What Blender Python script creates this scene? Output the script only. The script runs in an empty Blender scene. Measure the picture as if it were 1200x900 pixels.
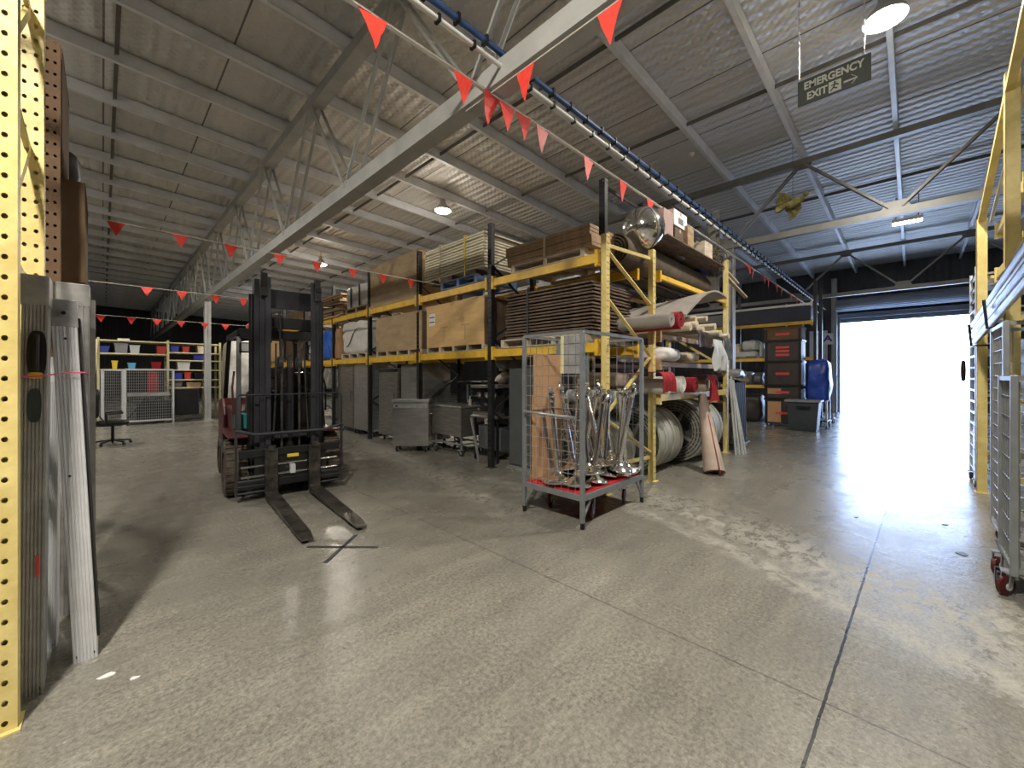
import bpy, math, random
from mathutils import Vector, Matrix, noise
random.seed(7)
S = bpy.context.scene
COL = S.collection
PI = math.pi
H = 1.5
FW = Vector((.7108, .7034, 0)); RT = Vector((.7034, -.7108, 0))
CAMP = Vector((0, 0, H))
def ray(px, py): return FW + RT * ((px - 600) / 475) + Vector((0, 0, (440 - py) / 475))
def gz(px, py, z=0.0):
    r = ray(px, py); return CAMP + r * ((z - H) / r.z)
def onx(px, py, X):
    r = ray(px, py); return CAMP + r * (X / r.x)
def ony(px, py, Y):
    r = ray(px, py); return CAMP + r * (Y / r.y)

# ------------------------------------------------------------ materials
def mat(name, col, rough=.5, metal=0, var=.12, vs=6, bump=0, bs=60, stretch=(1, 1, 1), emit=None, col2=None, spec=.5, coat=0):
    m = bpy.data.materials.new(name); m.use_nodes = True
    nt = m.node_tree; N = nt.nodes; L = nt.links
    b = N['Principled BSDF']
    b.inputs['Roughness'].default_value = rough
    b.inputs['Metallic'].default_value = metal
    b.inputs['Specular IOR Level'].default_value = spec
    b.inputs['Coat Weight'].default_value = coat
    tc = N.new('ShaderNodeTexCoord'); mp = N.new('ShaderNodeMapping')
    mp.inputs['Scale'].default_value = stretch
    L.new(tc.outputs['Object'], mp.inputs['Vector'])
    nz = N.new('ShaderNodeTexNoise'); nz.inputs['Scale'].default_value = vs; nz.inputs['Detail'].default_value = 6
    nz.inputs['Roughness'].default_value = .6
    L.new(mp.outputs[0], nz.inputs['Vector'])
    cr = N.new('ShaderNodeValToRGB')
    a = tuple(max(0, c * (1 - var)) for c in col[:3]); c2 = col2 or tuple(min(1, c * (1 + var)) for c in col[:3])
    cr.color_ramp.elements[0].position = .35; cr.color_ramp.elements[1].position = .68
    cr.color_ramp.elements[0].color = (*a, 1); cr.color_ramp.elements[1].color = (*c2, 1)
    L.new(nz.outputs['Fac'], cr.inputs['Fac']); L.new(cr.outputs['Color'], b.inputs['Base Color'])
    if bump:
        n2 = N.new('ShaderNodeTexNoise'); n2.inputs['Scale'].default_value = bs; n2.inputs['Detail'].default_value = 3
        L.new(mp.outputs[0], n2.inputs['Vector'])
        bp = N.new('ShaderNodeBump'); bp.inputs['Strength'].default_value = bump; bp.inputs['Distance'].default_value = .02
        L.new(n2.outputs['Fac'], bp.inputs['Height']); L.new(bp.outputs['Normal'], b.inputs['Normal'])
    if emit:
        b.inputs['Emission Color'].default_value = (*emit[0], 1); b.inputs['Emission Strength'].default_value = emit[1]
    return m

def nodes(m): return m.node_tree.nodes, m.node_tree.links, m.node_tree.nodes['Principled BSDF']

def floor_mat():
    m = bpy.data.materials.new('worn_concrete'); m.use_nodes = True
    N, L, b = nodes(m)
    tc = N.new('ShaderNodeTexCoord')
    def noise_(scale, det=8, st=(1, 1, 1), rot=0, rough=.6, dist=0):
        mp = N.new('ShaderNodeMapping'); mp.inputs['Scale'].default_value = st; mp.inputs['Rotation'].default_value = (0, 0, rot)
        L.new(tc.outputs['Object'], mp.inputs['Vector'])
        n = N.new('ShaderNodeTexNoise'); n.inputs['Scale'].default_value = scale; n.inputs['Detail'].default_value = det
        n.inputs['Roughness'].default_value = rough; n.inputs['Distortion'].default_value = dist
        L.new(mp.outputs[0], n.inputs['Vector']); return n.outputs['Fac']
    def ramp(f, p0, c0, p1, c1):
        r = N.new('ShaderNodeValToRGB'); e = r.color_ramp.elements
        e[0].position = p0; e[1].position = p1; e[0].color = (*c0, 1); e[1].color = (*c1, 1)
        L.new(f, r.inputs['Fac']); return r.outputs['Color']
    def mix(f, a, c, t='MIX'):
        x = N.new('ShaderNodeMix'); x.data_type = 'RGBA'; x.blend_type = t
        if hasattr(f, 'links') or hasattr(f, 'is_output'): L.new(f, x.inputs[0])
        else: x.inputs[0].default_value = f
        for s, i in ((a, 6), (c, 7)):
            if isinstance(s, tuple): x.inputs[i].default_value = (*s, 1)
            else: L.new(s, x.inputs[i])
        return x.outputs[2]
    def mth(op, a, c=None, cl=False):
        x = N.new('ShaderNodeMath'); x.operation = op; x.use_clamp = cl
        for s, i in ((a, 0), (c, 1)):
            if s is None: continue
            if isinstance(s, (int, float)): x.inputs[i].default_value = s
            else: L.new(s, x.inputs[i])
        return x.outputs[0]
    base = ramp(noise_(.45, 10, dist=.4), .34, (.185, .177, .153), .68, (.255, .244, .212))
    fine = ramp(noise_(42, 9, (1, 1, 1), 0, .85), .36, (.46, .46, .46), .64, (1.50, 1.50, 1.48))
    c = mix(1.0, base, fine, 'MULTIPLY')
    # scuffed stretched streaks
    st = ramp(noise_(2.6, 9, (.4, 2.0, 1), -.9, .75), .42, (.84, .84, .84), .66, (1.18, 1.18, 1.16))
    c = mix(.8, c, st, 'MULTIPLY')
    # pale flaking patches in a band: along a curve across the aisle
    sx = N.new('ShaderNodeSeparateXYZ'); L.new(tc.outputs['Object'], sx.inputs[0])
    X, Y = sx.outputs[0], sx.outputs[1]
    # band centre: line through (4.9,2.3)-(3.4,-0.2)
    wb = mth('MULTIPLY', mth('SUBTRACT', noise_(1.2, 3), .5), .5)
    bd0 = mth('ADD', mth('SUBTRACT', mth('MULTIPLY', X, .915), mth('MULTIPLY', Y, .40)), wb)
    wide = mth('SUBTRACT', 1.0, mth('MULTIPLY', mth('ABSOLUTE', mth('SUBTRACT', bd0, 3.5)), 1.7), True)
    thin = mth('SUBTRACT', 1.25, mth('MULTIPLY', mth('ABSOLUTE', mth('SUBTRACT', bd0, 3.0)), 8.0), True)
    far = mth('SUBTRACT', mth('SUBTRACT', mth('MULTIPLY', X, .985), mth('MULTIPLY', Y, .17)), mth('MULTIPLY', wb, .6))
    bf = mth('MULTIPLY', mth('SUBTRACT', 1.2, mth('MULTIPLY', mth('ABSOLUTE', mth('SUBTRACT', far, 2.6)), 3.5), True), mth('SUBTRACT', Y, 2.6, True))
    lim = mth('MULTIPLY', mth('SUBTRACT', 3.6, Y, True), mth('ADD', Y, 2.0, True))
    fn = mth('MULTIPLY', mth('SUBTRACT', noise_(7, 12, (1, 1.5, 1), .4, .8, .3), .47, True), 14.0, True)
    fn2 = mth('MULTIPLY', mth('SUBTRACT', noise_(8, 12, (1, 1.2, 1), .4, .85, .3), .455, True), 12.0, True)
    fl = mth('MAXIMUM', mth('MULTIPLY', mth('MULTIPLY', fn, wide), lim), mth('MAXIMUM', mth('MULTIPLY', mth('MULTIPLY', fn2, thin), lim), mth('MULTIPLY', fn, bf)), True)
    c = mix(mth('MULTIPLY', fl, .6), c, (.44, .425, .37))
    fl2 = mth('MULTIPLY', mth('SUBTRACT', noise_(1.1, 12, (1, 1, 1), 0, .75, .4), .60, True), 8.0, True)
    c = mix(mth('MULTIPLY', fl2, .22), c, (.42, .405, .355))
    dk = mth('MULTIPLY', mth('SUBTRACT', noise_(5, 6, (1, 1, 1), 0, .6), .68, True), 12.0, True)
    c = mix(mth('MULTIPLY', dk, .55), c, (.07, .066, .06))
    # joints
    wob = mth('MULTIPLY', mth('SUBTRACT', noise_(7, 4), .5), .012)
    jl = mth('ABSOLUTE', mth('ADD', mth('SUBTRACT', mth('ADD', Y, mth('MULTIPLY', X, .020)), .337), wob))
    j1 = mth('LESS_THAN', jl, .0065)
    # second fine crack meeting the joint
    k = mth('SUBTRACT', X, 2.33)
    j2 = mth('MULTIPLY', mth('LESS_THAN', mth('ABSOLUTE', mth('ADD', k, wob)), .006), .55)
    jj = mth('MAXIMUM', j1, j2)
    c = mix(jj, c, (.03, .028, .025))
    L.new(c, b.inputs['Base Color'])
    r = ramp(noise_(1.6, 8, dist=.5), .35, (.21,) * 3, .72, (.36,) * 3)
    r2 = mix(fl, r, (.7, .7, .7))
    L.new(r2, b.inputs['Roughness'])
    b.inputs['Specular IOR Level'].default_value = .5
    bp = N.new('ShaderNodeBump'); bp.inputs['Strength'].default_value = .38; bp.inputs['Distance'].default_value = .012
    hs = mth('ADD', mth('MULTIPLY', noise_(9, 8), .6), mth('SUBTRACT', mth('MULTIPLY', noise_(60, 3), .25), jj))
    L.new(hs, bp.inputs['Height']); L.new(bp.outputs['Normal'], b.inputs['Normal'])
    return m

def foil_mat():
    m = bpy.data.materials.new('quilted_roof_foil'); m.use_nodes = True
    N, L, b = nodes(m)
    b.inputs['Metallic'].default_value = .35; b.inputs['Roughness'].default_value = .5
    tc = N.new('ShaderNodeTexCoord')
    def mp_(s, r=0):
        mp = N.new('ShaderNodeMapping'); mp.inputs['Scale'].default_value = s; mp.inputs['Rotation'].default_value = (0, 0, r)
        L.new(tc.outputs['Object'], mp.inputs['Vector']); return mp.outputs[0]
    w = N.new('ShaderNodeTexNoise'); w.inputs['Scale'].default_value = 1.5; w.inputs['Detail'].default_value = 5
    L.new(mp_((5.5, .55, 1)), w.inputs['Vector'])
    wv = N.new('ShaderNodeTexWave'); wv.wave_type = 'BANDS'; wv.bands_direction = 'X'; wv.inputs['Scale'].default_value = 1.6
    wv.inputs['Distortion'].default_value = 2.5; wv.inputs['Detail'].default_value = 3; wv.inputs['Detail Scale'].default_value = .6
    L.new(mp_((1, .35, 1)), wv.inputs['Vector'])
    v = N.new('ShaderNodeTexVoronoi'); v.inputs['Scale'].default_value = 11; L.new(mp_((1, 1, 0), .78), v.inputs['Vector'])
    v.inputs['Randomness'].default_value = .25
    a = N.new('ShaderNodeMath'); a.operation = 'MULTIPLY_ADD'; L.new(w.outputs['Fac'], a.inputs[0]); a.inputs[1].default_value = 1.6
    L.new(wv.outputs['Fac'], a.inputs[2])
    a2 = N.new('ShaderNodeMath'); a2.operation = 'MULTIPLY_ADD'; L.new(v.outputs['Distance'], a2.inputs[0]); a2.inputs[1].default_value = -.8
    L.new(a.outputs[0], a2.inputs[2])
    bp = N.new('ShaderNodeBump'); bp.inputs['Strength'].default_value = .55; bp.inputs['Distance'].default_value = .05
    L.new(a2.outputs[0], bp.inputs['Height']); L.new(bp.outputs['Normal'], b.inputs['Normal'])
    n = N.new('ShaderNodeTexNoise'); n.inputs['Scale'].default_value = .7; n.inputs['Detail'].default_value = 6; L.new(mp_((1, 1, 1)), n.inputs['Vector'])
    cr = N.new('ShaderNodeValToRGB'); cr.color_ramp.elements[0].color = (.52, .50, .47, 1); cr.color_ramp.elements[1].color = (.74, .72, .69, 1)
    L.new(n.outputs['Fac'], cr.inputs['Fac']); 
    # fine seams every 1.35 m where the foil sheets overlap
    sx = N.new('ShaderNodeSeparateXYZ'); L.new(tc.outputs['Object'], sx.inputs[0])
    mm = N.new('ShaderNodeMath'); mm.operation = 'FRACT'; md = N.new('ShaderNodeMath'); md.operation = 'MULTIPLY'; md.inputs[1].default_value = .74
    L.new(sx.outputs[0], md.inputs[0]); L.new(md.outputs[0], mm.inputs[0])
    lt = N.new('ShaderNodeMath'); lt.operation = 'LESS_THAN'; lt.inputs[1].default_value = .018; L.new(mm.outputs[0], lt.inputs[0])
    mx = N.new('ShaderNodeMix'); mx.data_type = 'RGBA'; L.new(lt.outputs[0], mx.inputs[0]); L.new(cr.outputs[0], mx.inputs[6]); mx.inputs[7].default_value = (.16, .15, .14, 1)
    L.new(mx.outputs[2], b.inputs['Base Color'])
    return m

def stripes(m, axis, scale, depth=.6, dist=.01, sine=True, dark=None):
    """corrugation / ribs running across `axis` added as bump to material m"""
    N, L, b = nodes(m)
    tc = N.new('ShaderNodeTexCoord'); w = N.new('ShaderNodeTexWave'); w.bands_direction = axis
    w.inputs['Scale'].default_value = scale
    L.new(tc.outputs['Object'], w.inputs['Vector'])
    bp = N.new('ShaderNodeBump'); bp.inputs['Strength'].default_value = depth; bp.inputs['Distance'].default_value = dist
    L.new(w.outputs['Fac'], bp.inputs['Height']); L.new(bp.outputs['Normal'], b.inputs['Normal'])
    return m

M = {}
M['floor'] = floor_mat(); M['foil'] = foil_mat()
M['purlin'] = mat('galvanised_purlin', (.74, .75, .76), .42, .2, .12, 3)
M['truss'] = mat('grey_painted_steel', (.40, .405, .39), .45, .1, .12, 3)
M['truss_mid'] = mat('mid_grey_steel', (.20, .20, .19), .42, .3, .15, 3)
M['truss_dark'] = mat('dull_steel_angle', (.15, .145, .13), .45, .3, .2, 3)
M['yellow'] = mat('cream_yellow_rack_paint', (.72, .57, .20), .42, 0, .12, 8, .1, 30, col2=(.80, .66, .27))
M['orange'] = mat('golden_beam_paint', (.78, .48, .04), .4, 0, .15, 7)
M['blackpost'] = mat('black_rack_paint', (.02, .02, .022), .4, .1, .3, 6)
M['wall'] = stripes(mat('dark_wall_cladding', (.055, .06, .068), .6, .1, .2, 1), 'Y', 1.6, .5, .03)
M['wallx'] = stripes(mat('dark_end_cladding', (.04, .04, .042), .6, .1, .2, 1), 'X', 1.6, .5, .03)
M['shutter'] = stripes(mat('blue_grey_shutter', (.26, .30, .36), .4, .3, .08, 2), 'Z', 6, .8, .02)
M['panelgrey'] = mat('pale_grey_panel', (.66, .68, .71), .5, 0, .06, 2)
M['alu'] = stripes(mat('ribbed_aluminium', (.66, .67, .69), .36, .2, .10, 5), 'X', 14, .5, .004)
M['alu2'] = mat('plain_aluminium', (.66, .67, .69), .3, .8, .08, 5)
M['aludull'] = mat('dull_aluminium', (.33, .33, .33), .42, .3, .2, 9)
M['steel'] = mat('brushed_stainless', (.52, .52, .51), .26, .8, .2, 3, .05, 40, (1, 1, 8))
M['steeldark'] = mat('brushed_dark_stainless', (.36, .345, .32), .28, .8, .22, 3, .05, 40, (1, 1, 8))
M['galv'] = mat('galvanised_tube', (.45, .47, .49), .35, .7, .1, 12)
M['cage'] = mat('grey_cage_tube', (.27, .29, .30), .4, .5, .1, 12)
M['chrome'] = mat('polished_chrome', (.80, .79, .77), .12, 1, .06, 5)
M['black'] = mat('black_paint', (.012, .012, .013), .35, .1, .3, 8)
M['mast'] = mat('charcoal_mast_paint', (.035, .037, .045), .38, .3, .2, 5)
M['fork'] = mat('worn_dark_steel', (.05, .046, .042), .38, .7, .35, 8, .15, 30, col2=(.13, .115, .10))
M['rubber'] = mat('black_rubber', (.016, .015, .014), .7, 0, .3, 8, .1, 60)
M['tyre'] = mat('dusty_brown_tyre', (.06, .048, .038), .8, 0, .35, 9, .2, 50, col2=(.12, .09, .065))
M['red'] = mat('dark_red_paint', (.075, .01, .01), .4, .05, .2, 5)
M['bred'] = mat('bright_red_deck', (.55, .02, .025), .5, 0, .15, 8)
M['flag'] = mat('red_orange_pennant', (.78, .055, .035), .5, 0, .1, 20)
M['string'] = mat('pale_cord', (.6, .56, .5), .7, 0, .1, 30)
M['white'] = mat('white_pipe_paint', (.68, .68, .65), .4, 0, .07, 8)
M['blue'] = mat('blue_cable_tray', (.03, .075, .20), .45, .1, .15, 8)
def wood(name, c, stretch=(1, 6, 12), var=.22, vs=3, c2=None): return mat(name, c, .6, 0, var, vs, .06, 40, stretch, col2=c2)
M['ply'] = wood('light_plywood', (.66, .43, .18), (1, 1, 5), .12, 2.5)
M['ply2'] = wood('brown_plywood', (.40, .29, .16), (1, 1, 3), .18, 2)
M['crateshade'] = wood('shaded_crate_side', (.16, .11, .065), (4, 1, 1))  # shade of the crate sides put into a darker plywood tone
M['pallet'] = wood('pallet_timber', (.30, .21, .12), (1, 4, 4), .3)
M['palletpale'] = wood('pale_pallet_timber', (.55, .47, .37), (1, 3, 4), .25)
M['bluepallet'] = mat('blue_pallet_paint', (.10, .17, .33), .5, 0, .2, 5)
M['boardcream'] = wood('cream_board_edge', (.84, .78, .62), (1, 2, 6), .12, 4)
M['boarddark'] = wood('dark_board', (.10, .065, .045), (1, 3, 6), .35, 4, (.20, .145, .105))
M['boardtan'] = wood('tan_plank', (.42, .28, .16), (1, 3, 6), .3, 4)
M['card'] = mat('cardboard', (.42, .24, .12), .75, 0, .08, 3, .05, 90)
M['cardark'] = mat('dark_brown_cardboard', (.13, .075, .038), .8, 0, .15, 3, .05, 90)
M['wrap'] = mat('white_plastic_wrap', (.66, .65, .61), .45, 0, .1, 7, .5, 7)
M['greywrap'] = mat('clear_grey_wrap', (.30, .29, .27), .25, .2, .3, 7, .7, 9)
M['bluebag'] = mat('bright_blue_tarpaulin', (.02, .13, .62), .4, 0, .25, 5, .5, 9)
M['bluecover'] = mat('deep_blue_cover', (.02, .06, .36), .35, 0, .3, 3, .5, 8)
M['greycarpet'] = mat('grey_carpet', (.30, .275, .25), .9, 0, .12, 6, .3, 120)
M['browncarpet'] = mat('brown_carpet', (.10, .077, .05), .9, 0, .25, 4, .35, 40)
M['beigecarpet'] = mat('beige_carpet', (.47, .37, .31), .9, 0, .12, 5, .3, 120)
M['redcarpet'] = mat('crimson_carpet', (.30, .012, .02), .9, 0, .15, 6, .3, 120)
M['maroon'] = mat('maroon_backing', (.14, .015, .02), .9, 0, .2, 6)
M['cream'] = mat('cream_cloth', (.62, .54, .40), .85, 0, .15, 8, .4, 25)
M['track'] = mat('grey_green_plastic_track', (.34, .34, .29), .5, 0, .1, 5)
M['trackd'] = mat('dark_track_gap', (.07, .07, .06), .7, 0, .1, 5)
M['mirror'] = mat('silver_mirror_ball', (.75, .74, .72), .13, .95, .15, 9, .25, 9)
M['navy'] = mat('dark_navy_panel', (.018, .022, .05), .5, 0, .2, 4)
M['pink'] = mat('dusty_pink_box', (.38, .27, .25), .6, 0, .1, 5)
M['paper'] = mat('white_paper', (.75, .75, .74), .6, 0, .03, 5)
M['ink'] = mat('dark_ink', (.03, .03, .035), .6, 0, .1, 5)
M['lens'] = mat('lamp_lens', (1, .97, .9), .4, 0, 0, 5, emit=((1, .93, .80), 60))
M['lenscool'] = mat('cool_lamp_lens', (1, 1, 1), .4, 0, 0, 5, emit=((.9, .95, 1), 30))
M['sign'] = mat('dark_green_sign_face', (.045, .055, .045), .5, 0, .1, 5)
M['signtext'] = mat('pale_sign_lettering', (.55, .57, .50), .5, 0, .05, 5)
M['blackcrate'] = mat('black_brown_plastic', (.035, .026, .024), .45, 0, .2, 5)
M['tubdark'] = mat('dark_teal_tub', (.03, .042, .045), .4, 0, .15, 5)
M['redlabel'] = mat('red_label', (.58, .06, .05), .5, 0, .1, 8)
M['shelfyellow'] = mat('pale_yellow_shelf', (.66, .60, .34), .5, 0, .06, 5)
M['slate'] = mat('slate_grey_panel', (.10, .11, .115), .45, .2, .12, 3)
M['teal'] = mat('teal_plastic', (.02, .20, .20), .5, 0, .15, 5)
M['yell'] = mat('yellow_plastic', (.72, .52, .03), .4, 0, .1, 5)
M['bluebin'] = mat('blue_bin', (.02, .035, .30), .4, 0, .1, 5)
M['lblue'] = mat('light_blue_box', (.10, .36, .62), .45, 0, .1, 5)
M['redbin'] = mat('red_bin', (.42, .03, .02), .45, 0, .1, 5)
M['greybin'] = mat('grey_bin', (.20, .20, .22), .45, 0, .1, 5)
M['palebin'] = mat('pale_grey_bin', (.48, .50, .50), .45, 0, .1, 5)
M['olive'] = mat('olive_brown_plumage', (.13, .10, .035), .8, 0, .3, 14, col2=(.26, .25, .08))
M['pinkcord'] = mat('pink_cord', (.55, .07, .17), .6, 0, .1, 20)
M['outside'] = mat('pale_outdoor_concrete', (.62, .62, .60), .8, 0, .08, 1)
M['glassgrey'] = mat('dark_oven_glass', (.015, .015, .017), .12, 0, .1, 5)

# ------------------------------------------------------------ mesh builder
class MB:
    def __init__(s): s.v = []; s.f = []
    def add(s, vs, fs):
        o = len(s.v); s.v += [Vector(v) for v in vs]; s.f += [tuple(i + o for i in f) for f in fs]; return s
    def box(s, x0, x1, y0, y1, z0, z1):
        return s.add([(x0, y0, z0), (x1, y0, z0), (x1, y1, z0), (x0, y1, z0), (x0, y0, z1), (x1, y0, z1), (x1, y1, z1), (x0, y1, z1)],
                     [(0, 3, 2, 1), (4, 5, 6, 7), (0, 1, 5, 4), (1, 2, 6, 5), (2, 3, 7, 6), (3, 0, 4, 7)])
    def bar(s, p, q, w, h=None, up=(0, 0, 1)):
        h = h or w; p = Vector(p); q = Vector(q); d = (q - p).normalized(); up = Vector(up)
        if abs(d.dot(up)) > .98: up = Vector((0, 1, 0))
        a = d.cross(up).normalized() * (w / 2); b = a.cross(d).normalized() * (h / 2)
        vs = [p - a - b, p + a - b, p + a + b, p - a + b, q - a - b, q + a - b, q + a + b, q - a + b]
        return s.add(vs, [(0, 1, 2, 3), (7, 6, 5, 4), (0, 4, 5, 1), (1, 5, 6, 2), (2, 6, 7, 3), (3, 7, 4, 0)])
    def tube(s, pts, r, n=8, closed=False, rr=None):
        pts = [Vector(p) for p in pts]; k = len(pts); o = len(s.v); ref = None
        for i, p in enumerate(pts):
            a = pts[i - 1] if (i > 0 or closed) else pts[i]; b = pts[(i + 1) % k] if (i < k - 1 or closed) else pts[i]
            d = (b - a).normalized()
            if ref is None:
                ref = Vector((0, 0, 1)) if abs(d.z) < .9 else Vector((1, 0, 0))
            u = (ref - d * ref.dot(d)).normalized(); w = d.cross(u); ref = u
            ri = rr[i] if rr else r
            for j in range(n):
                t = 2 * PI * j / n; s.v.append(p + u * (ri * math.cos(t)) + w * (ri * math.sin(t)))
        rg = k if closed else k - 1
        for i in range(rg):
            for j in range(n):
                a = o + i * n + j; b = o + i * n + (j + 1) % n; c = o + ((i + 1) % k) * n + (j + 1) % n; d = o + ((i + 1) % k) * n + j
                s.f.append((a, b, c, d))
        if not closed:
            s.f.append(tuple(o + j for j in reversed(range(n)))); s.f.append(tuple(o + (k - 1) * n + j for j in range(n)))
        return s
    def cyl(s, p, q, r, n=16, r2=None): return s.tube([p, q], r, n, rr=[r, r if r2 is None else r2])
    def lathe(s, prof, o=(0, 0, 0), axis=(0, 0, 1), n=20, caps=True):
        o = Vector(o); ax = Vector(axis).normalized(); ref = Vector((1, 0, 0)) if abs(ax.x) < .9 else Vector((0, 1, 0))
        u = (ref - ax * ref.dot(ax)).normalized(); w = ax.cross(u); b0 = len(s.v)
        for (r, h) in prof:
            for j in range(n):
                t = 2 * PI * j / n; s.v.append(o + ax * h + u * (r * math.cos(t)) + w * (r * math.sin(t)))
        for i in range(len(prof) - 1):
            for j in range(n):
                s.f.append((b0 + i * n + j, b0 + i * n + (j + 1) % n, b0 + (i + 1) * n + (j + 1) % n, b0 + (i + 1) * n + j))
        if caps:
            s.f.append(tuple(b0 + j for j in reversed(range(n)))); s.f.append(tuple(b0 + (len(prof) - 1) * n + j for j in range(n)))
        return s
    def prism(s, poly, axis, a, b):
        """poly: 2D points; axis 'x','y','z' = extrusion axis"""
        n = len(poly)
        def P(u, v, t): return {'x': (t, u, v), 'y': (u, t, v), 'z': (u, v, t)}[axis]
        vs = [P(u, v, a) for u, v in poly] + [P(u, v, b) for u, v in poly]
        fs = [tuple(reversed(range(n))), tuple(range(n, 2 * n))] + [(i, (i + 1) % n, n + (i + 1) % n, n + i) for i in range(n)]
        return s.add(vs, fs)
    def soft(s, x0, x1, y0, y1, z0, z1, amp=.03, sc=4, seed=0, n=10, pw=6, flat=True):
        """a bulging wrinkled soft box"""
        c = Vector(((x0 + x1) / 2, (y0 + y1) / 2, (z0 + z1) / 2)); hx, hy, hz = (x1 - x0) / 2, (y1 - y0) / 2, (z1 - z0) / 2
        idx = {}
        def vert(a, b, d):
            key = (round(a, 5), round(b, 5), round(d, 5))
            if key in idx: return idx[key]
            L = (abs(a) ** pw + abs(b) ** pw + abs(d) ** pw) ** (1 / pw)
            p = Vector((a / L * hx, b / L * hy, d / L * hz)) + c
            nn = noise.noise_vector(p * sc + Vector((seed, seed * 2, 0))) + .5 * noise.noise_vector(p * sc * 2.3 + Vector((seed, 0, 3)))
            p = p + nn * amp
            if flat and p.z < z0 + .01: p.z = z0
            p.z = max(p.z, z0)
            s.v.append(p); idx[key] = len(s.v) - 1; return idx[key]
        for ax in range(3):
            for sg in (-1, 1):
                for i in range(n):
                    for j in range(n):
                        q = []
                        for (ii, jj) in ((i, j), (i + 1, j), (i + 1, j + 1), (i, j + 1)):
                            a = -1 + 2 * ii / n; b = -1 + 2 * jj / n
                            t = [0, 0, 0]; t[ax] = sg; t[(ax + 1) % 3] = a; t[(ax + 2) % 3] = b
                            q.append(vert(*t))
                        s.f.append(tuple(q) if sg > 0 else tuple(reversed(q)))
        return s
    def roll(s, p, q, r, turns=5, th=.012, r0=None, q_r=None, n=18, squash=1.0):
        """a rolled sheet: spiral in section, p->q"""
        p = Vector(p); q = Vector(q); d = (q - p).normalized(); ref = Vector((0, 0, 1)) if abs(d.z) < .9 else Vector((1, 0, 0))
        u = (ref - d * ref.dot(d)).normalized(); w = d.cross(u); r0 = r0 or r * .25; k = int(turns * n); sc2 = (q_r or r) / r
        o = len(s.v)
        for i in range(k + 1):
            t = i / k; ang = t * turns * 2 * PI - PI * .5 - turns * 2 * PI; rad = r0 + (r - r0) * t
            for (pt, m_) in ((p, 1), (q, sc2)):
                for rr in (rad, rad - th):
                    rr *= m_
                    s.v.append(pt + u * (rr * math.sin(ang) * squash) + w * (rr * math.cos(ang)))
        for i in range(k):
            a = o + i * 4; b = a + 4
            s.f += [(a, a + 2, b + 2, b), (a + 1, b + 1, b + 3, a + 3), (a, b, b + 1, a + 1), (a + 2, a + 3, b + 3, b + 2)]
        e = o + k * 4
        s.f += [(o, o + 1, o + 3, o + 2), (e, e + 2, e + 3, e + 1)]
        return s
    def build(s, name, m, parent=None, world=False, smooth=False, bevel=0, rnd=None):
        me = bpy.data.meshes.new(name)
        vs = s.v
        if world and parent is not None:
            r = parent
            while r.parent: r = r.parent
            inv = Matrix.Translation(r.location) @ Matrix.Rotation(r.rotation_euler.z, 4, 'Z'); inv.invert()
            vs = [inv @ v for v in vs]
        me.from_pydata([tuple(v) for v in vs], [], s.f); me.update()
        me.materials.append(M[m] if isinstance(m, str) else m)
        if smooth:
            for p in me.polygons: p.use_smooth = True
        o = bpy.data.objects.new(name, me); COL.objects.link(o)
        if parent is not None: o.parent = parent
        if bevel:
            b = o.modifiers.new('bevel', 'BEVEL'); b.width = bevel; b.segments = 2; b.limit_method = 'ANGLE'
        if smooth:
            try:
                es = o.modifiers.new('edges', 'EDGE_SPLIT'); es.split_angle = math.radians(40)
            except Exception: pass
        return o
def tag(o, label, cat, group=None, kind=None):
    if kind: o['kind'] = kind
    if label: o['label'] = label
    if cat: o['category'] = cat
    if group: o['group'] = group
    return o
def thing(name, label, cat, loc=(0, 0, 0), rz=0, group=None):
    o = bpy.data.objects.new(name, None); COL.objects.link(o); o.empty_display_size = .1
    o.location = loc; o.rotation_euler = (0, 0, rz); return tag(o, label, cat, group)
def solo(mb, name, m, label, cat, group=None, **k):
    """one-mesh thing, origin at the centre of its base"""
    xs = [v.x for v in mb.v]; ys = [v.y for v in mb.v]; zs = [v.z for v in mb.v]
    c = Vector(((min(xs) + max(xs)) / 2, (min(ys) + max(ys)) / 2, min(zs)))
    mb.v = [v - c for v in mb.v]; o = mb.build(name, m, None, **k); o.location = c
    return tag(o, label, cat, group)
def struct(mb, name, m, **k):
    o = mb.build(name, m, None, **k); o['kind'] = 'structure'; o['label'] = name.replace('_', ' '); return o
def clone(o, loc=None, rz=None, label=None, group=None, parent=None):
    c = o.copy(); COL.objects.link(c)
    if parent is not None: c.parent = parent
    if loc is not None: c.location = loc
    if rz is not None: c.rotation_euler = (0, 0, rz)
    if label: c['label'] = label
    if group: c['group'] = group
    for ch in list(o.children): clone(ch, parent=c)
    return c
def text_mb(txt, size, ext, orient, pos, sx=1.0):
    """orient: 3 column vectors (right, up, out)"""
    cu = bpy.data.curves.new('t', 'FONT'); cu.body = txt; cu.size = size; cu.extrude = ext; cu.align_x = 'CENTER'; cu.align_y = 'CENTER'; cu.offset = size * .03
    ob = bpy.data.objects.new('t', cu); me = bpy.data.meshes.new_from_object(ob)
    R, U, O = [Vector(a) for a in orient]; pos = Vector(pos)
    mb = MB(); mb.add([pos + R * (v.co.x * sx) + U * v.co.y + O * v.co.z for v in me.vertices], [tuple(p.vertices) for p in me.polygons])
    bpy.data.objects.remove(ob); bpy.data.curves.remove(cu); bpy.data.meshes.remove(me)
    return mb
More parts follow.
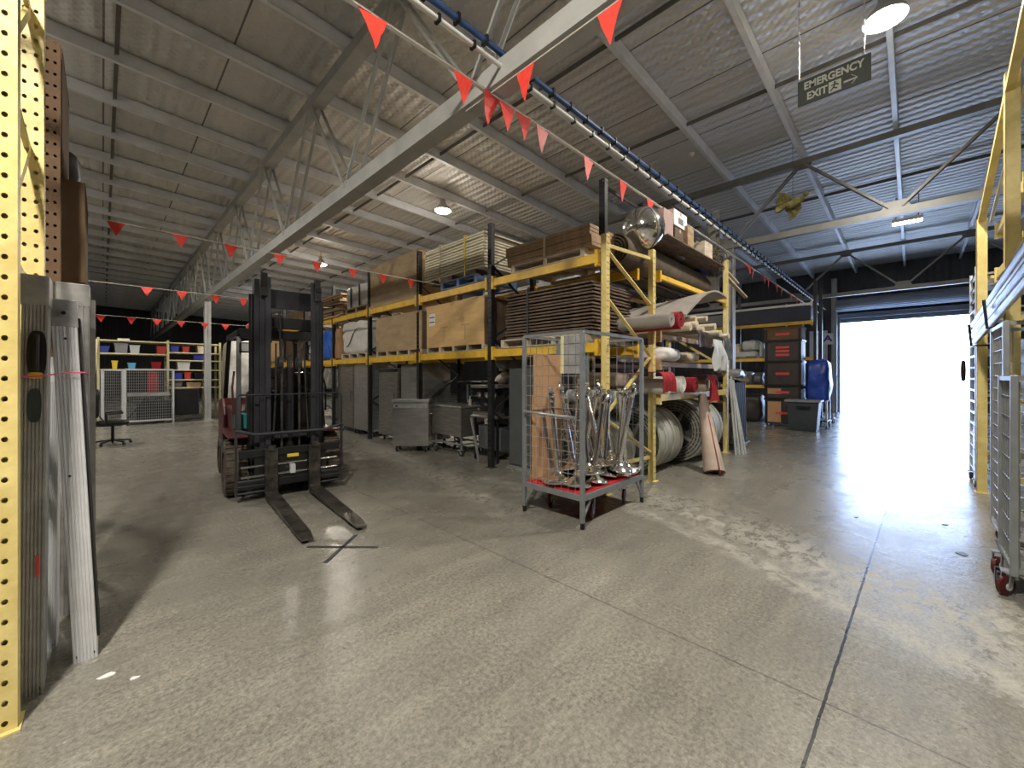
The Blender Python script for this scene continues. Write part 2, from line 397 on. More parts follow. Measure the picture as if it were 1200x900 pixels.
# ------------------------------------------------------------ camera, world, shell
cam = bpy.data.cameras.new('camera'); co = bpy.data.objects.new('camera', cam); COL.objects.link(co)
co.location = CAMP; co.rotation_euler = (PI / 2, 0, -math.atan2(.7108, .7034)); cam.sensor_width = 36; cam.lens = 475 / 1200 * 36; cam.shift_y = -10 / 1200
cam.clip_start = .05; cam.clip_end = 300; S.camera = co
w = bpy.data.worlds.new('sky'); S.world = w; w.use_nodes = True
bg = w.node_tree.nodes['Background']; bg.inputs[0].default_value = (.46, .63, 1, 1); bg.inputs[1].default_value = 15
S.view_settings.view_transform = 'Standard'; S.view_settings.look = 'None'; S.view_settings.exposure = 0; S.view_settings.gamma = 1
S.view_settings.use_curve_mapping = False

XW, YE, XL, YB = 21.0, 40.0, -9.0, -9.0       # door wall, far end, left side, behind
def roofz(x): return 6.32 - .03 * (x - 2.5)
fl = MB(); fl.box(XL, XW + .3, YB, YE, -.1, 0); struct(fl, 'floor', 'floor')
g = MB(); g.box(XW + .3, 70, -40, 40, -.12, -.01); struct(g, 'ground', 'outside')
r = MB(); r.add([(XL, YB, roofz(XL)), (XW + .3, YB, roofz(XW)), (XW + .3, YE, roofz(XW)), (XL, YE, roofz(XL)),
                 (XL, YB, roofz(XL) + .15), (XW + .3, YB, roofz(XW) + .15), (XW + .3, YE, roofz(XW) + .15), (XL, YE, roofz(XL) + .15)],
                [(0, 3, 2, 1), (4, 5, 6, 7), (0, 1, 5, 4), (1, 2, 6, 5), (2, 3, 7, 6), (3, 0, 4, 7)])
struct(r, 'ceiling', 'foil')
DY0, DY1, DZ = -1.42, 2.09, 3.80
wl = MB(); wl.box(XW, XW + .25, YB, DY0, 0, 6.0); wl.box(XW, XW + .25, DY1, YE, 0, 6.0); wl.box(XW, XW + .25, DY0, DY1, DZ, 6.0)
struct(wl, 'wall_door_side', 'wall')
struct(MB().box(XL, XW + .25, YE, YE + .25, 0, 7), 'wall_far_end', 'wallx')
struct(MB().box(XL - .25, XL, YB, YE, 0, 7), 'wall_left', 'wall')
struct(MB().box(XL, XW + .25, YB - .25, YB, 0, 7), 'wall_back', 'wallx')
# roller door
d = MB(); d.box(XW + .10, XW + .16, DY0 - .05, DY1 + .05, 3.62, DZ + .3); struct(d, 'door_1', 'shutter')
dj = MB(); dj.box(XW - .10, XW, DY0 - .14, DY0, 0, DZ + .1); dj.box(XW - .10, XW, DY1, DY1 + .14, 0, DZ + .1); dj.box(XW - .12, XW, DY0 - .14, DY1 + .14, DZ - .02, DZ + .16)
struct(dj, 'trim_1', 'shutter')
dd = MB(); dd.cyl((XW - .3, DY0 - .1, DZ + .48), (XW - .3, DY1 + .1, DZ + .48), .25, 24); struct(dd, 'trim_2', 'shutter', smooth=True)

# purlins
PY = [.22 + 1.375 * k for k in range(-6, 29)]
def purlin(y):
    mb = MB(); x0, x1 = XL + .02, XW - .01
    for (a, b, c, e) in ((-.035, .035, 0, .006), (-.035, -.029, 0, .2), (-.035, .035, .194, .2), (.029, .035, 0, .02)):
        z0, z1 = roofz(x0) - .21, roofz(x1) - .21
        vs = [(x0, a, z0 + c), (x1, a, z1 + c), (x1, b, z1 + c), (x0, b, z0 + c), (x0, a, z0 + e), (x1, a, z1 + e), (x1, b, z1 + e), (x0, b, z0 + e)]
        mb.add(vs, [(0, 3, 2, 1), (4, 5, 6, 7), (0, 1, 5, 4), (1, 2, 6, 5), (2, 3, 7, 6), (3, 0, 4, 7)])
    return mb
pm = purlin(0).build('roof_purlin', 'purlin'); pm.location = (0, PY[0], 0)
tag(pm, 'long grey steel roof purlin running overhead under the foil insulation', 'roof beam', 'roof purlins under the foil')
for y in PY[1:]: clone(pm, (0, y, 0))
# bridging rows between purlins
k = 0
bm0 = None
for bx in (.15, 5.0, 7.5, 12.5, 15.0):
    for i in range(4, len(PY) - 1):
        if bx != .15 and PY[i] > 24: continue
        if bm0 is None:
            mb = MB(); mb.box(-.025, .025, .04, 1.335, .03, .035); mb.box(-.025, -.02, .04, 1.335, 0, .07)
            bm0 = mb.build('purlin_brace', 'truss_dark'); o = bm0
            tag(o, 'short dark steel brace bridging two neighbouring roof purlins', 'brace', 'braces bridging the purlins')
        else: o = clone(bm0)
        o.location = (bx, PY[i], roofz(bx) - .14)

def truss(X, zb, zt, y0i, y1i, label, wm='truss', cw=.14, ch=.16, wo=.05, ww_=.055):
    """PY index range; odd k nodes on top"""
    Y0, Y1 = PY[y0i] - 1.2, PY[y1i] + .8
    t = thing('roof_truss', label, 'roof truss', (X, (Y0 + Y1) / 2, zb))
    c = MB(); c.box(X - cw / 2, X + cw / 2, Y0, Y1, zb, zb + .012)
    for s in (-1, 1): c.box(min(X + s * (cw / 2 - .008), X + s * cw / 2), max(X + s * (cw / 2 - .008), X + s * cw / 2), Y0, Y1, zb + .012, zb + ch)
    c.build('bottom_chord', wm, t, world=True)
    c = MB(); c.box(X - cw / 2, X + cw / 2, Y0, Y1, zt - ch * .9, zt - ch * .9 + .012)
    for s in (-1, 1): c.box(min(X + s * (cw / 2 - .008), X + s * cw / 2), max(X + s * (cw / 2 - .008), X + s * cw / 2), Y0, Y1, zt - ch * .9 + .012, zt)
    c.build('top_chord', wm, t, world=True)
    for i in range(y0i, y1i):
        ka = (i - 6) % 2 == 0     # even k -> bottom node
        p = Vector((X, PY[i], zb + ch * .6 if ka else zt - ch * .5)); q = Vector((X, PY[i + 1], zt - ch * .5 if ka else zb + ch * .6))
        for s in (-1, 1):
            o = Vector((s * (wo - .02), 0, 0)); m = MB(); m.bar(p + o, q + o, .008, ww_, (1, 0, 0)); m.bar(p + o + Vector((s * .02, 0, 0)), q + o + Vector((s * .02, 0, 0)), ww_ * .75, .008, (1, 0, 0))
            m.build('web_member', wm, t, world=True)
    for i in range(y0i, y1i + 1):
        ka = (i - 6) % 2 == 0
        m = MB(); y = PY[i]
        if ka: m.prism([(y - .26, zb + .02), (y + .26, zb + .02), (y + .13, zb + .27), (y - .13, zb + .27)], 'x', X - .01, X + .01)
        else: m.prism([(y - .22, zt - .02), (y + .22, zt - .02), (y + .11, zt - .2), (y - .11, zt - .2)], 'x', X - .01, X + .01)
        m.build('gusset_plate', wm, t, world=True)
    return t
truss(2.5, 4.04, 6.10, 3, 34, 'long grey open-web roof truss crossing overhead from upper centre to the far left', cw=.19, ch=.19, wo=.095, ww_=.042)
truss(10.0, 4.36, 5.88, 2, 20, 'grey zigzag roof truss spanning over the middle of the right-hand aisle', 'truss_mid', cw=.13, ch=.13)
truss(17.45, 4.16, 5.66, 2, 20, 'grey zigzag roof truss directly above the open roller door', 'truss_mid', cw=.12, ch=.12)
# columns
def column(X, Y, z, label):
    m = MB(); m.box(X - .09, X + .09, Y - .09, Y - .08, 0, z); m.box(X - .09, X + .09, Y + .08, Y + .09, 0, z); m.box(X - .005, X + .005, Y - .09, Y + .09, 0, z); m.box(X - .14, X + .14, Y - .14, Y + .14, 0, .015)
    return solo(m, 'steel_column', 'truss', label, 'column')
c0 = onx(243, 345, 2.5)
column(2.5, c0.y, 4.03, 'slim grey steel column under the long truss, left of the forklift')
column(10.0, 2.95, 4.35, 'tall dark steel column beside the carpet rack at the edge of the aisle')
column(XW - .25, 2.26, 5.4, 'blue-grey steel column just left of the open roller door')

# high bay lamps
def lamp(x, y, z, label, P, col=(1, .93, .82), cool=False, r=.2):
    t = thing('high_bay_lamp', label, 'ceiling lamp', (x, y, z), 0, None)
    m = MB(); m.lathe([(r * 1.05, 0), (r * 1.0, .04), (r * .55, .14), (.07, .2), (.06, .3)], (0, 0, 0), n=24); m.build('housing', 'alu2', t, smooth=True)
    m = MB(); m.lathe([(.01, -.05), (r * .5, -.045), (r * .85, -.02), (r, .0)], (0, 0, 0), n=24); m.build('lens', 'lenscool' if cool else 'lens', t, smooth=True)
    m = MB(); m.cyl((0, 0, .3), (0, 0, roofz(x) - z + .01), .008, 6); m.build('suspension_rod', 'black', t)
    l = bpy.data.lights.new('lamp_light', 'AREA'); l.shape = 'DISK'; l.size = r * 1.9; l.energy = P; l.color = col
    lo = bpy.data.objects.new('lamp_light', l); COL.objects.link(lo); lo.parent = t; lo.location = (0, 0, -.07)
    l2 = bpy.data.lights.new('lamp_glow', 'POINT'); l2.shadow_soft_size = .12; l2.energy = P * .09; l2.color = col
    lo = bpy.data.objects.new('lamp_glow', l2); COL.objects.link(lo); lo.parent = t; lo.location = (0, 0, -.22)
    return t
a = gz(1037, 18, 5.75); lamp(a.x, a.y, 5.7, 'bright high bay lamp close to the hanging exit sign', 230, r=.2)
a = gz(519, 245, 5.75); lamp(a.x, a.y, 5.7, 'glowing high bay lamp above the strapped stack of cream boards', 330)
a = gz(376, 310, 5.6); lamp(a.x, a.y, 5.6, 'distant high bay lamp shining above the forklift mast', 300)
lamp(6.2, 24.5, 5.65, 'far high bay lamp deep in the hall behind the forklift', 240)
lamp(-1.2, .3, 5.75, 'high bay lamp over the left rack beside the photographer', 560)
lamp(-2.2, 14.5, 5.75, 'high bay lamp over the far left shelving', 200)
lamp(-1.4, 8.6, 5.75, 'high bay lamp over the left rack outside the view', 150)
lamp(4.4, -5.0, 5.75, 'high bay lamp behind the photographer on the right', 90)
a = ony(1063, 262, .1)
t = thing('batten_light', 'small bright batten light under the roof near the roller door', 'ceiling lamp', (a.x, a.y, 5.08))
MB().box(-.06, .06, -.26, .26, .02, .1).build('housing', 'white', t); MB().box(-.05, .05, -.25, .25, -.02, .02).build('diffuser', 'lenscool', t)
MB().box(-.01, .01, -.2, -.18, .1, .62).box(-.01, .01, .18, .2, .1, .62).build('bracket', 'truss', t)
# daylight: sun outside on the yard, portal in the doorway
sl = bpy.data.lights.new('sun', 'SUN'); sl.energy = 6; sl.angle = .01; so = bpy.data.objects.new('sun', sl); COL.objects.link(so)
so.rotation_euler = (math.radians(28), math.radians(-34), 0); so.location = (30, 0, 20)
pl = bpy.data.lights.new('door_portal', 'AREA'); pl.shape = 'RECTANGLE'; pl.size = 3.7; pl.size_y = 3.6; pl.cycles.is_portal = True
po = bpy.data.objects.new('door_portal', pl); COL.objects.link(po); po.location = (XW + .3, .33, 1.85); po.rotation_euler = (0, PI / 2, 0)

# ceiling sensors
for (px, py, lb) in ((220, 57, 'small white ceiling sensor near the top left'), (185, 181, 'small white ceiling sensor lower on the left roof'), (811, 171, 'small white ceiling sensor beside the purlin over the aisle')):
    a = gz(px, py, 6.08); m = MB(); m.lathe([(.015, -.07), (.04, -.05), (.05, -.02), (.05, 0)], (a.x, a.y, roofz(a.x) - .21)); solo(m, 'ceiling_sensor', 'white', lb, 'sensor', smooth=True)

# ---------------- services at Y~2.65
def clip_tube(name, y, z, x0, x1, r, m, label, cat, clips=None, rz=0):
    t = thing(name, label, cat, (x0, y, z))
    mb = MB(); mb.cyl((x0, y, z), (x1, y, z), r, 10); mb.build('pipe', m, t, world=True, smooth=True)
    if clips:
        x = x0 + .2
        while x < x1: MB().box(x - .012, x + .012, y - r - .008, y + r + .008, z - r - .008, z + r + .008).build('clip', 'black', t, world=True); x += clips
    return t
clip_tube('conduit_pipe', 2.70, 4.01 + .02, -1.5, XW - .4, .018, 'white', 'pale conduit pipe carrying the red pennants along the rack end', 'pipe', 0)
clip_tube('cable_pipe', 2.52, 4.16, -1.5, XW - .4, .02, 'white', 'pale pipe with dark clips beside the blue pipe overhead', 'pipe', .34)
clip_tube('air_pipe', 2.60, 4.36, -1.5, XW - .4, .028, 'blue', 'blue overhead pipe with dark clips running to the roller door', 'pipe', .3)

def pennant(mb, p, ax, h, wd, seed=0, flut=.3):
    a = Vector(ax); n = a.cross(Vector((0, 0, 1))); k = 5
    rnd = random.Random(seed); tw = rnd.uniform(-flut, flut); p = Vector(p); o = len(mb.v); th = .0015
    for i in range(k + 1):
        t = i / k; half = wd / 2 * (1 - t) + .002
        off = n * (math.sin(t * 2.2) * tw * h) + a * (rnd.uniform(-.04, .04) * h * t)
        for s in (-1, 1):
            q = p + Vector((0, 0, -h * t)) + off + a * (s * half) + n * (s * tw * .35 * wd * (1 - t))
            mb.v += [q + n * th, q - n * th]
    for i in range(k):
        b = o + i * 4; c = b + 4
        mb.f += [(b, b + 2, c + 2, c), (b + 1, c + 1, c + 3, b + 3), (b, c, c + 1, b + 1), (b + 2, b + 3, c + 3, c + 2)]
    mb.f += [(o, o + 1, o + 3, o + 2)]
def bunting(label, p0, p1, ts, h, wd, sag=.03, sub=None):
    p0 = Vector(p0); p1 = Vector(p1); ax = (p1 - p0).normalized(); t = thing('bunting_string', label, 'bunting', tuple(p0))
    def P(u): return p0.lerp(p1, u) - Vector((0, 0, sag * 4 * u * (1 - u)))
    MB().tube([P(i / 24) for i in range(25)], .006, 6).build('cord', 'string', t, world=True)
    for i, u in enumerate(ts):
        m = MB(); pennant(m, P(u), ax, h, wd, i * 3 + int(p0.y * 10), .3); m.build('pennant', 'flag', t, world=True)
    return t
def tx(pxs, Y, x0, x1): return [(ony(px, 400, Y).x - x0) / (x1 - x0) for px in pxs]
bunting('string of large red pennants along the overhead conduit pipe', (-.6, 2.66, 4.0), (17.0, 2.66, 4.0),
        tx([437, 543, 577, 594, 613, 636, 690, 731, 762, 779, 875, 884, 893, 901, 909, 917, 925, 932, 939, 945, 951, 957, 963, 968], 2.66, -.6, 17.0), .25, .2, 0)
bunting('short string of two red pennants below the truss at top centre', (2.42, 3.0, 4.0), (2.42, 1.3, 4.0), [.447, .906], .27, .2, .0)
bunting('nearer left string of red pennants tied to the blue pallet', (-1.2, 6.2, 3.20), (4.44, 6.2, 3.17), tx([136, 212, 271, 327, 372, 414, 450, 482], 6.2, -1.2, 4.44), .15, .15, .02)
bunting('middle left string of red pennants reaching the rack by the white wrapped load', (-2, 10.4, 3.2), (4.44, 10.4, 3.2), tx([172, 213, 253, 285, 316, 346, 376], 10.4, -2, 4.44), .17, .18, .02)
bunting('far left string of small red pennants in front of the dark end wall', (-3, 16.2, 3.25), (4.2, 16.2, 3.2), tx([118, 154, 184, 212, 240, 264], 16.2, -3, 4.2), .20, .22, .03)

# exit sign
a = onx(935, 97, 5.2); b = onx(1021, 93, 5.2)
zt, zb = a.z, onx(935, 126, 5.2).z
t = thing('exit_sign', 'hanging dark EMERGENCY EXIT sign with running figure and arrow', 'sign', (5.2, (a.y + b.y) / 2, zb))
MB().box(5.195, 5.215, b.y, a.y, zb, zt).build('sign_panel', 'sign', t, world=True, bevel=.003)
ym = (a.y + b.y) / 2; hh = zt - zb; ww = a.y - b.y
ori = ((0, -1, 0), (0, 0, 1), (-1, 0, 0))
text_mb('EMERGENCY', hh * .40, .001, ori, (5.193, ym, zb + hh * .71), sx=ww * .9 / (hh * .40 * 6.3)).build('lettering', 'signtext', t, world=True)
text_mb('EXIT', hh * .40, .001, ori, (5.193, ym + ww * .22, zb + hh * .27), sx=ww * .9 / (hh * .40 * 6.3)).build('lettering', 'signtext', t, world=True)
ax = MB(); yy = ym - ww * .2; z0 = zb + hh * .27
ax.bar((5.192, yy + .03, z0), (5.192, yy - .075, z0), .003, .017, (0, 0, 1)); ax.bar((5.192, yy - .075, z0), (5.192, yy - .03, z0 + .045), .003, .016, (1, 0, 0)); ax.bar((5.192, yy - .075, z0), (5.192, yy - .03, z0 - .045), .003, .016, (1, 0, 0))
ax.build('arrow_symbol', 'signtext', t, world=True)
fg = MB(); yc = ym - ww * .03; fg.box(5.191, 5.194, yc - .05, yc + .05, z0 - .055, z0 + .055); fg.build('pictogram_field', 'signtext', t, world=True)
fm = MB(); X = 5.189
for (p, q) in (((.005, .02), (-.012, -.012)), ((.005, .02), (-.028, .012)), ((.005, .02), (.03, .002)), ((-.012, -.012), (.02, -.03)), ((-.012, -.012), (-.035, -.04))):
    fm.bar((X, yc - p[0], z0 + p[1]), (X, yc - q[0], z0 + q[1]), .012, .003, (1, 0, 0))
fm.cyl((X, yc, z0 + .037), (X + .002, yc, z0 + .037), .010, 10); fm.build('running_figure', 'sign', t, world=True)
for yv in (a.y - .01, b.y + .05):
    m = MB(); zz = zt
    i = 0
    while zz < roofz(5.2) - .03:
        e = min(zz + .05, roofz(5.2) - .02)
        if i % 2: m.bar((5.205, yv, zz - .008), (5.205, yv, e), .012, .004, (0, 1, 0))
        else: m.bar((5.205, yv, zz - .008), (5.205, yv, e), .004, .012, (0, 1, 0))
        zz += .045; i += 1
    m.build('chain', 'alu2', t, world=True)
# hanging bird
a = onx(929, 238, 9.6)
t = thing('hanging_bird', 'olive brown bird figure hanging under the roof near the middle truss', 'ornament', tuple(a))
m = MB(); m.tube([(0, .17, -.02), (0, .1, .0), (0, 0, 0), (0, -.12, .03), (0, -.18, .07)], .05, 10, rr=[.03, .075, .095, .07, .04]); m.build('body', 'olive', t, smooth=True)
MB().lathe([(.01, -.05), (.05, -.02), (.055, .01), (.03, .05), (.005, .06)], (0, -.21, .11), n=12).build('head', 'olive', t, smooth=True)
MB().cyl((0, -.25, .11), (0, -.31, .09), .015, 8, .003).build('beak', 'orange', t)
for s in (1, -1):
    m = MB(); pts = [(.12, .0), (.02, .07), (-.12, .05), (-.16, -.04)] if s > 0 else [(.12, .02), (.0, .06), (-.12, .04), (-.13, -.02)]
    # wing: leading edge to feathered tip, hanging obliquely
    R = [(.0, -.12, .03), (.0, .12, .0), (.10, .15, -.07), (.16, .08, -.17), (.22, .10, -.27), (.20, -.02, -.22), (.16, -.12, -.08)]
    vs = [Vector((s * p[0], p[1] + (.12 if s < 0 else 0), p[2] * (1 if s > 0 else -.75))) for p in R]; n = len(vs); th = Vector((0, 0, .012))
    m.add(vs + [v + th + Vector((.01, 0, 0)) for v in vs], [tuple(range(n)), tuple(reversed(range(n, 2 * n)))] + [(k, n + k, n + (k + 1) % n, (k + 1) % n) for k in range(n)]); m.build('wing', 'olive', t)
m = MB(); m.prism([(.12, .02), (.27, -.02), (.30, -.10), (.24, -.12), (.12, -.05)], 'x', -.045, .045); m.build('tail', 'olive', t)
MB().cyl((0, 0, .08), (0, 0, roofz(a.x) - a.z - .05), .003, 5).build('hanging_wire', 'black', t)
# ------------------------------------------------------------ racks
def yx(px, X): return onx(px, 440, X).y
def xy(px, Y): return ony(px, 440, Y).x
def upright(X, Y, z, m, parent, holes=True, face='-y', w=.09, d=.075, hs=.08, z0=0):
    """C-section perforated post with base plate; holes cut as a strip of small slots built into the section"""
    mb = MB()
    # front face (towards `face`) built as ladder around the holes so the holes are real openings
    def fr(a0, a1, b0, b1, c0, c1):   # a along the face, b depth (0 = front), c z
        if face == '-y': mb.box(X + a0, X + a1, Y + b0, Y + b1, c0, c1)
        else: mb.box(X + b0, X + b1, Y + a0, Y + a1, c0, c1)
    h = w / 2; t = .003
    if holes:
        cols = [-h * .42, h * .42] if w > .08 else [0]
        hr = min(.0095, w * .1); cw_ = hr * 1.9; edges = [-h] + [e for c in cols for e in (c - cw_, c + cw_)] + [h]
        for k in range(0, len(edges), 2): fr(edges[k], edges[k + 1], 0, t, z0, z)
        def PT(a, b, c): return (X + a, Y + b, c) if face == '-y' else (X + b, Y + a, c)
        for c in cols:
            zz = z0
            while zz < z - .001:
                ze = min(zz + hs, z); zc = (zz + ze) / 2; N_ = 12; outer = []; inner = []
                for q in range(N_):
                    an = 2 * PI * q / N_; ca, sa = math.cos(an), math.sin(an); k_ = min(cw_ / max(1e-6, abs(ca)), (ze - zz) / 2 / max(1e-6, abs(sa)))
                    outer.append(PT(c + ca * k_, 0, zc + sa * k_)); inner.append(PT(c + ca * hr, 0, zc + sa * hr * 1.25))
                cor = {}
                vs_ = outer + inner
                crn = [PT(c + sx_ * cw_, 0, zc + sz_ * (ze - zz) / 2) for sx_, sz_ in ((1, 1), (-1, 1), (-1, -1), (1, -1))]
                fs_ = [(q, (q + 1) % N_, N_ + (q + 1) % N_, N_ + q) for q in range(N_)]
                b0 = len(vs_); vs_ += crn
                for q in range(N_):
                    o1, o2 = outer[q], outer[(q + 1) % N_]
                    a1 = 2 * PI * q / N_; a2 = 2 * PI * (q + 1) / N_; ac = math.atan2((ze - zz) / 2, cw_)
                    for ci, ca_ in enumerate((ac, PI - ac, PI + ac, 2 * PI - ac)):
                        if a1 + 1e-4 < ca_ < a2 - 1e-4: fs_.append((q, b0 + ci, (q + 1) % N_))
                mb.add(vs_, fs_); zz = ze
        fr(-h * .55, h * .55, d - t, d, z0, z)  # added plate closing the open back so the holes look dark
    else: fr(-h, h, 0, t, z0, z)
    fr(-h, -h + t, t, d, z0, z); fr(h - t, h, t, d, z0, z)
    fr(-h, -h * .55, d - t, d, z0, z); fr(h * .55, h, d - t, d, z0, z)
    o = mb.build('upright', m, parent, world=True)
    if z0 == 0:
        b = MB(); b.box(X - .07 + (d / 2 if face != '-y' else 0), X + .07 + (d / 2 if face != '-y' else 0), Y - .07 + (d / 2 if face == '-y' else 0), Y + .07 + (d / 2 if face == '-y' else 0), 0, .008); b.build('base_plate', m, parent, world=True)
    return o
def beam(p, q, hgt, m, parent, w=.05):
    p = Vector(p); q = Vector(q); d = (q - p).normalized(); mb = MB(); mb.bar(p, q, w, hgt); o = mb.build('beam', m, parent, world=True, bevel=.004)
    inv = Vector(root_of(parent).location)
    for e, s in ((p, 1), (q, -1)):
        c = MB(); c.bar(e + d * s * .005 - inv, e + d * s * .05 - inv, w + .02, hgt + .09); c.build('beam_connector', m, o)
    return o
def root_of(o):
    while o.parent: o = o.parent
    return o
def brace(p, q, m, parent, w=.04):
    MB().bar(p, q, w, .02, (1, 0, 0)).build('brace', m, parent, world=True)

# long rack
RX0, RX1 = 4.47, 5.49
LY = [2.74, 4.85, 6.98, 9.12, 11.25, 13.4, 15.55, 17.7, 19.85]
t = thing('pallet_rack', 'long pallet rack with golden beams and black posts stacked with crates and boards', 'rack', (RX0, LY[0], 0))
LR = t
upright(RX0 - .01, 2.72, 3.28, 'yellow', t, face='-y', w=.085); upright(RX1, 2.60, 3.28, 'yellow', t, face='-y', w=.085)
for y in LY:
    for X in (RX0 - .04, RX1 - .04): upright(X, y + .05, 3.98, 'blackpost', t, face='-x', w=.085, z0=3.28 if y == LY[0] else 0)
    z = .3 if y != LY[0] else 9; i = 0
    while z < 3.6:
        a, b = (RX0 + .03, RX1 - .03) if i % 2 else (RX1 - .03, RX0 + .03)
        brace((a, y + .05, z), (b, y + .05, z + .6), 'blackpost', t); z += .6; i += 1
    brace((RX0, y + .05, 3.9), (RX1, y + .05, 3.9), 'blackpost', t)
zz = [(.35, 5.46, .35, 4.5), (.95, 4.5, .42, 5.46), (1.0, 4.5, 1.75, 5.46), (1.78, 5.46, 2.5, 4.5), (3.1, 4.5, 2.5, 5.46), (3.15, 4.5, 3.15, 5.46)]
for (z1, x1, z2, x2) in zz: brace((x1 - .03, 2.76 if x1 < 5 else 2.64, z1), (x2 - .03, 2.76 if x2 < 5 else 2.64, z2), 'yellow', t, .045)
for i in range(len(LY) - 1):
    y0, y1 = LY[i] + .1, LY[i + 1]
    for X in (RX0 - .02, RX1):
        beam((X, y0, 3.0), (X, y1, 3.0), .12, 'orange', t); beam((X, y0, 1.86), (X, y1, 1.86), .12, 'orange', t)

# carpet rack (bay across X, cantilevered rolls)
CX0, CX1, CY0, CY1 = 5.60, 8.55, 2.56, 3.7
t = thing('carpet_rack', 'yellow bay of racking holding rolled carpets at the end of the aisle', 'rack', (CX0, CY0, 0))
for X in (CX1,):
    for Y in (CY0, CY1): upright(X, Y, 3.75, 'yellow', t, face='-y')
    for k in range(5): brace((X, CY0 + .05, .3 + k * .68), (X, CY1, .98 + k * .68) if k % 2 == 0 else (X, CY1, .3 + k * .68), 'yellow', t)
upright(CX0 + .03, CY1, 3.2, 'yellow', t, face='-y')
for z in (1.18, 1.66, 2.06, 2.92):
    for Y in (CY0 + .03, CY1 + .03): beam((CX0 - .02, Y, z), (CX1 - .05, Y, z), .10 if z < 1.5 else .07, 'orange' if z > 2.5 else ('yellow' if z < 1.5 else 'boardtan'), t)

# far rack across the end of the aisle
FX = 14.75
t = thing('shelf_rack', 'dim golden-beamed rack behind the stack of dark crates near the door', 'rack', (FX, 2.1, 0))
for y in (2.05, 4.35, 6.7):
    for X in (FX, FX + 1.0): upright(X, y, 4.3, 'blackpost', t, face='-x', w=.08, holes=False)
for (y0, y1) in ((2.1, 4.33), (4.4, 6.65)):
    for z in (1.15, 2.0, 3.08): beam((FX, y0, z), (FX, y1, z), .10, 'orange', t)
    beam((FX - .05, y0, 3.62), (FX - .05, y1, 3.62), .07, 'white', t)

# left rack in the foreground
t = thing('tall_rack', 'pale yellow perforated rack frame in the left foreground with brown boxes beyond', 'rack', (-.33, 2.69, 0))
upright(-.313, 2.70, 5.2, 'yellow', t, face='-y', w=.12, d=.09, hs=.085)
upright(-.293, 3.62, 5.2, 'yellow', t, face='-y', w=.105, d=.09, hs=.085)
upright(-.262, 4.45, 3.95, 'cardark', t, face='-y', w=.09, d=.08, hs=.085, z0=0)
for k in range(6): brace((-.31, 2.80, .5 + k * .8), (-.30, 3.62, 1.2 + k * .8), 'yellow', t, .05)
for k in range(6): brace((-.31, 2.80, 1.3 + k * .8), (-.30, 3.62, 1.2 + k * .8), 'yellow', t, .05)
for X in (-.34, -1.3):
    for z in (2.19,): beam((X, 3.72, z), (X, 6.4, z), .12, 'yellow', t)
upright(-1.3, 3.62, 5.2, 'yellow', t, face='-y', w=.11); upright(-1.3, 6.45, 4.3, 'yellow', t, face='-y', w=.11); upright(-.36, 6.45, 4.0, 'cardark', t, face='-y', w=.11)

# right rack
RY = -.64
t = thing('yellow_rack', 'tall yellow rack at the right edge with slanting strut and cross braces', 'rack', (5.9, RY, 0))
upright(5.92, RY - .055, 4.3, 'yellow', t, face='-y', w=.12, d=.09, hs=.08)
upright(5.92, RY - 1.2, 4.3, 'yellow', t, face='-y', w=.12, d=.09, hs=.08)
upright(7.93, RY - .03, 3.50, 'yellow', t, face='-y', w=.11, d=.09, hs=.08)
upright(7.93, RY - 1.2, 3.50, 'yellow', t, face='-y', w=.11, d=.09, hs=.08)
MB().bar((4.6, RY - .0, 4.55), (7.93, RY + .02, 3.47), .06, .06).build('slanting_strut', 'yellow', t, world=True)
MB().bar((4.6, RY - .08, 4.42), (7.9, RY - .06, 3.45), .025, .04).build('slanting_strut', 'white', t, world=True)
for X in (5.95, 7.93):
    for k in range(4): brace((X, RY - .02, .5 + k * .75), (X, RY - 1.15, 1.2 + k * .75) if k % 2 == 0 else (X, RY - 1.15, .5 + k * .75), 'yellow', t)
for z in (2.75, 3.3):
    for Y in (RY - .12, RY - 1.2): beam((6.0, Y, z), (7.88, Y, z), .10, 'yellow', t)

# ------------------------------------------------------------ loads of the long rack
FXX = 4.43
UZ, LZ = 3.065, 1.925
def pallet(x0, x1, y0, y1, z, m, label, h=.13, group=None, skid='y'):
    t = thing('pallet', label, 'pallet', ((x0 + x1) / 2, (y0 + y1) / 2, z), 0, group)
    n = 7
    for i in range(n):
        a = x0 + (x1 - x0 - .09) * i / (n - 1); MB().box(a, a + .09, y0, y1, z + h - .02, z + h).build('top_board', m, t, world=True)
    k = max(3, int((y1 - y0) / .45) + 1)
    for i in range(k):
        b = y0 + (y1 - y0 - .07) * i / (k - 1); MB().box(x0, x1, b, b + .07, z + .018, z + h - .02).build('bearer', m, t, world=True)
    for a in (x0, (x0 + x1) / 2 - .045, x1 - .09): MB().box(a, a + .09, y0, y1, z, z + .018).build('bottom_board', m, t, world=True)
    return t
def board_stack(x0, x1, y0, y1, z0, n, th, gap, m, name, label, group, jit=.02, cat='board'):
    rnd = random.Random(int(y0 * 100)); p = None; hx, hy = (x1 - x0) / 2, (y1 - y0) / 2
    for i in range(n):
        if p is None:
            p = MB().box(-hx, hx, -hy, hy, 0, th).build(name, m, bevel=.004); tag(p, label, cat, group); o = p
        else: o = clone(p)
        o.location = ((x0 + x1) / 2 + rnd.uniform(-jit, jit), (y0 + y1) / 2 + rnd.uniform(-jit, jit), z0 + i * (th + gap))
def strap(x0, x1, y, z0, z1, m, label, w=.03):
    e = .008; mb = MB(); mb.box(x0 - e, x0, y, y + w, z0, z1 + e); mb.box(x1, x1 + e, y, y + w, z0, z1 + e); mb.box(x0 - e, x1 + e, y, y + w, z1, z1 + e)
    solo(mb, 'strap', m, label, 'strap')
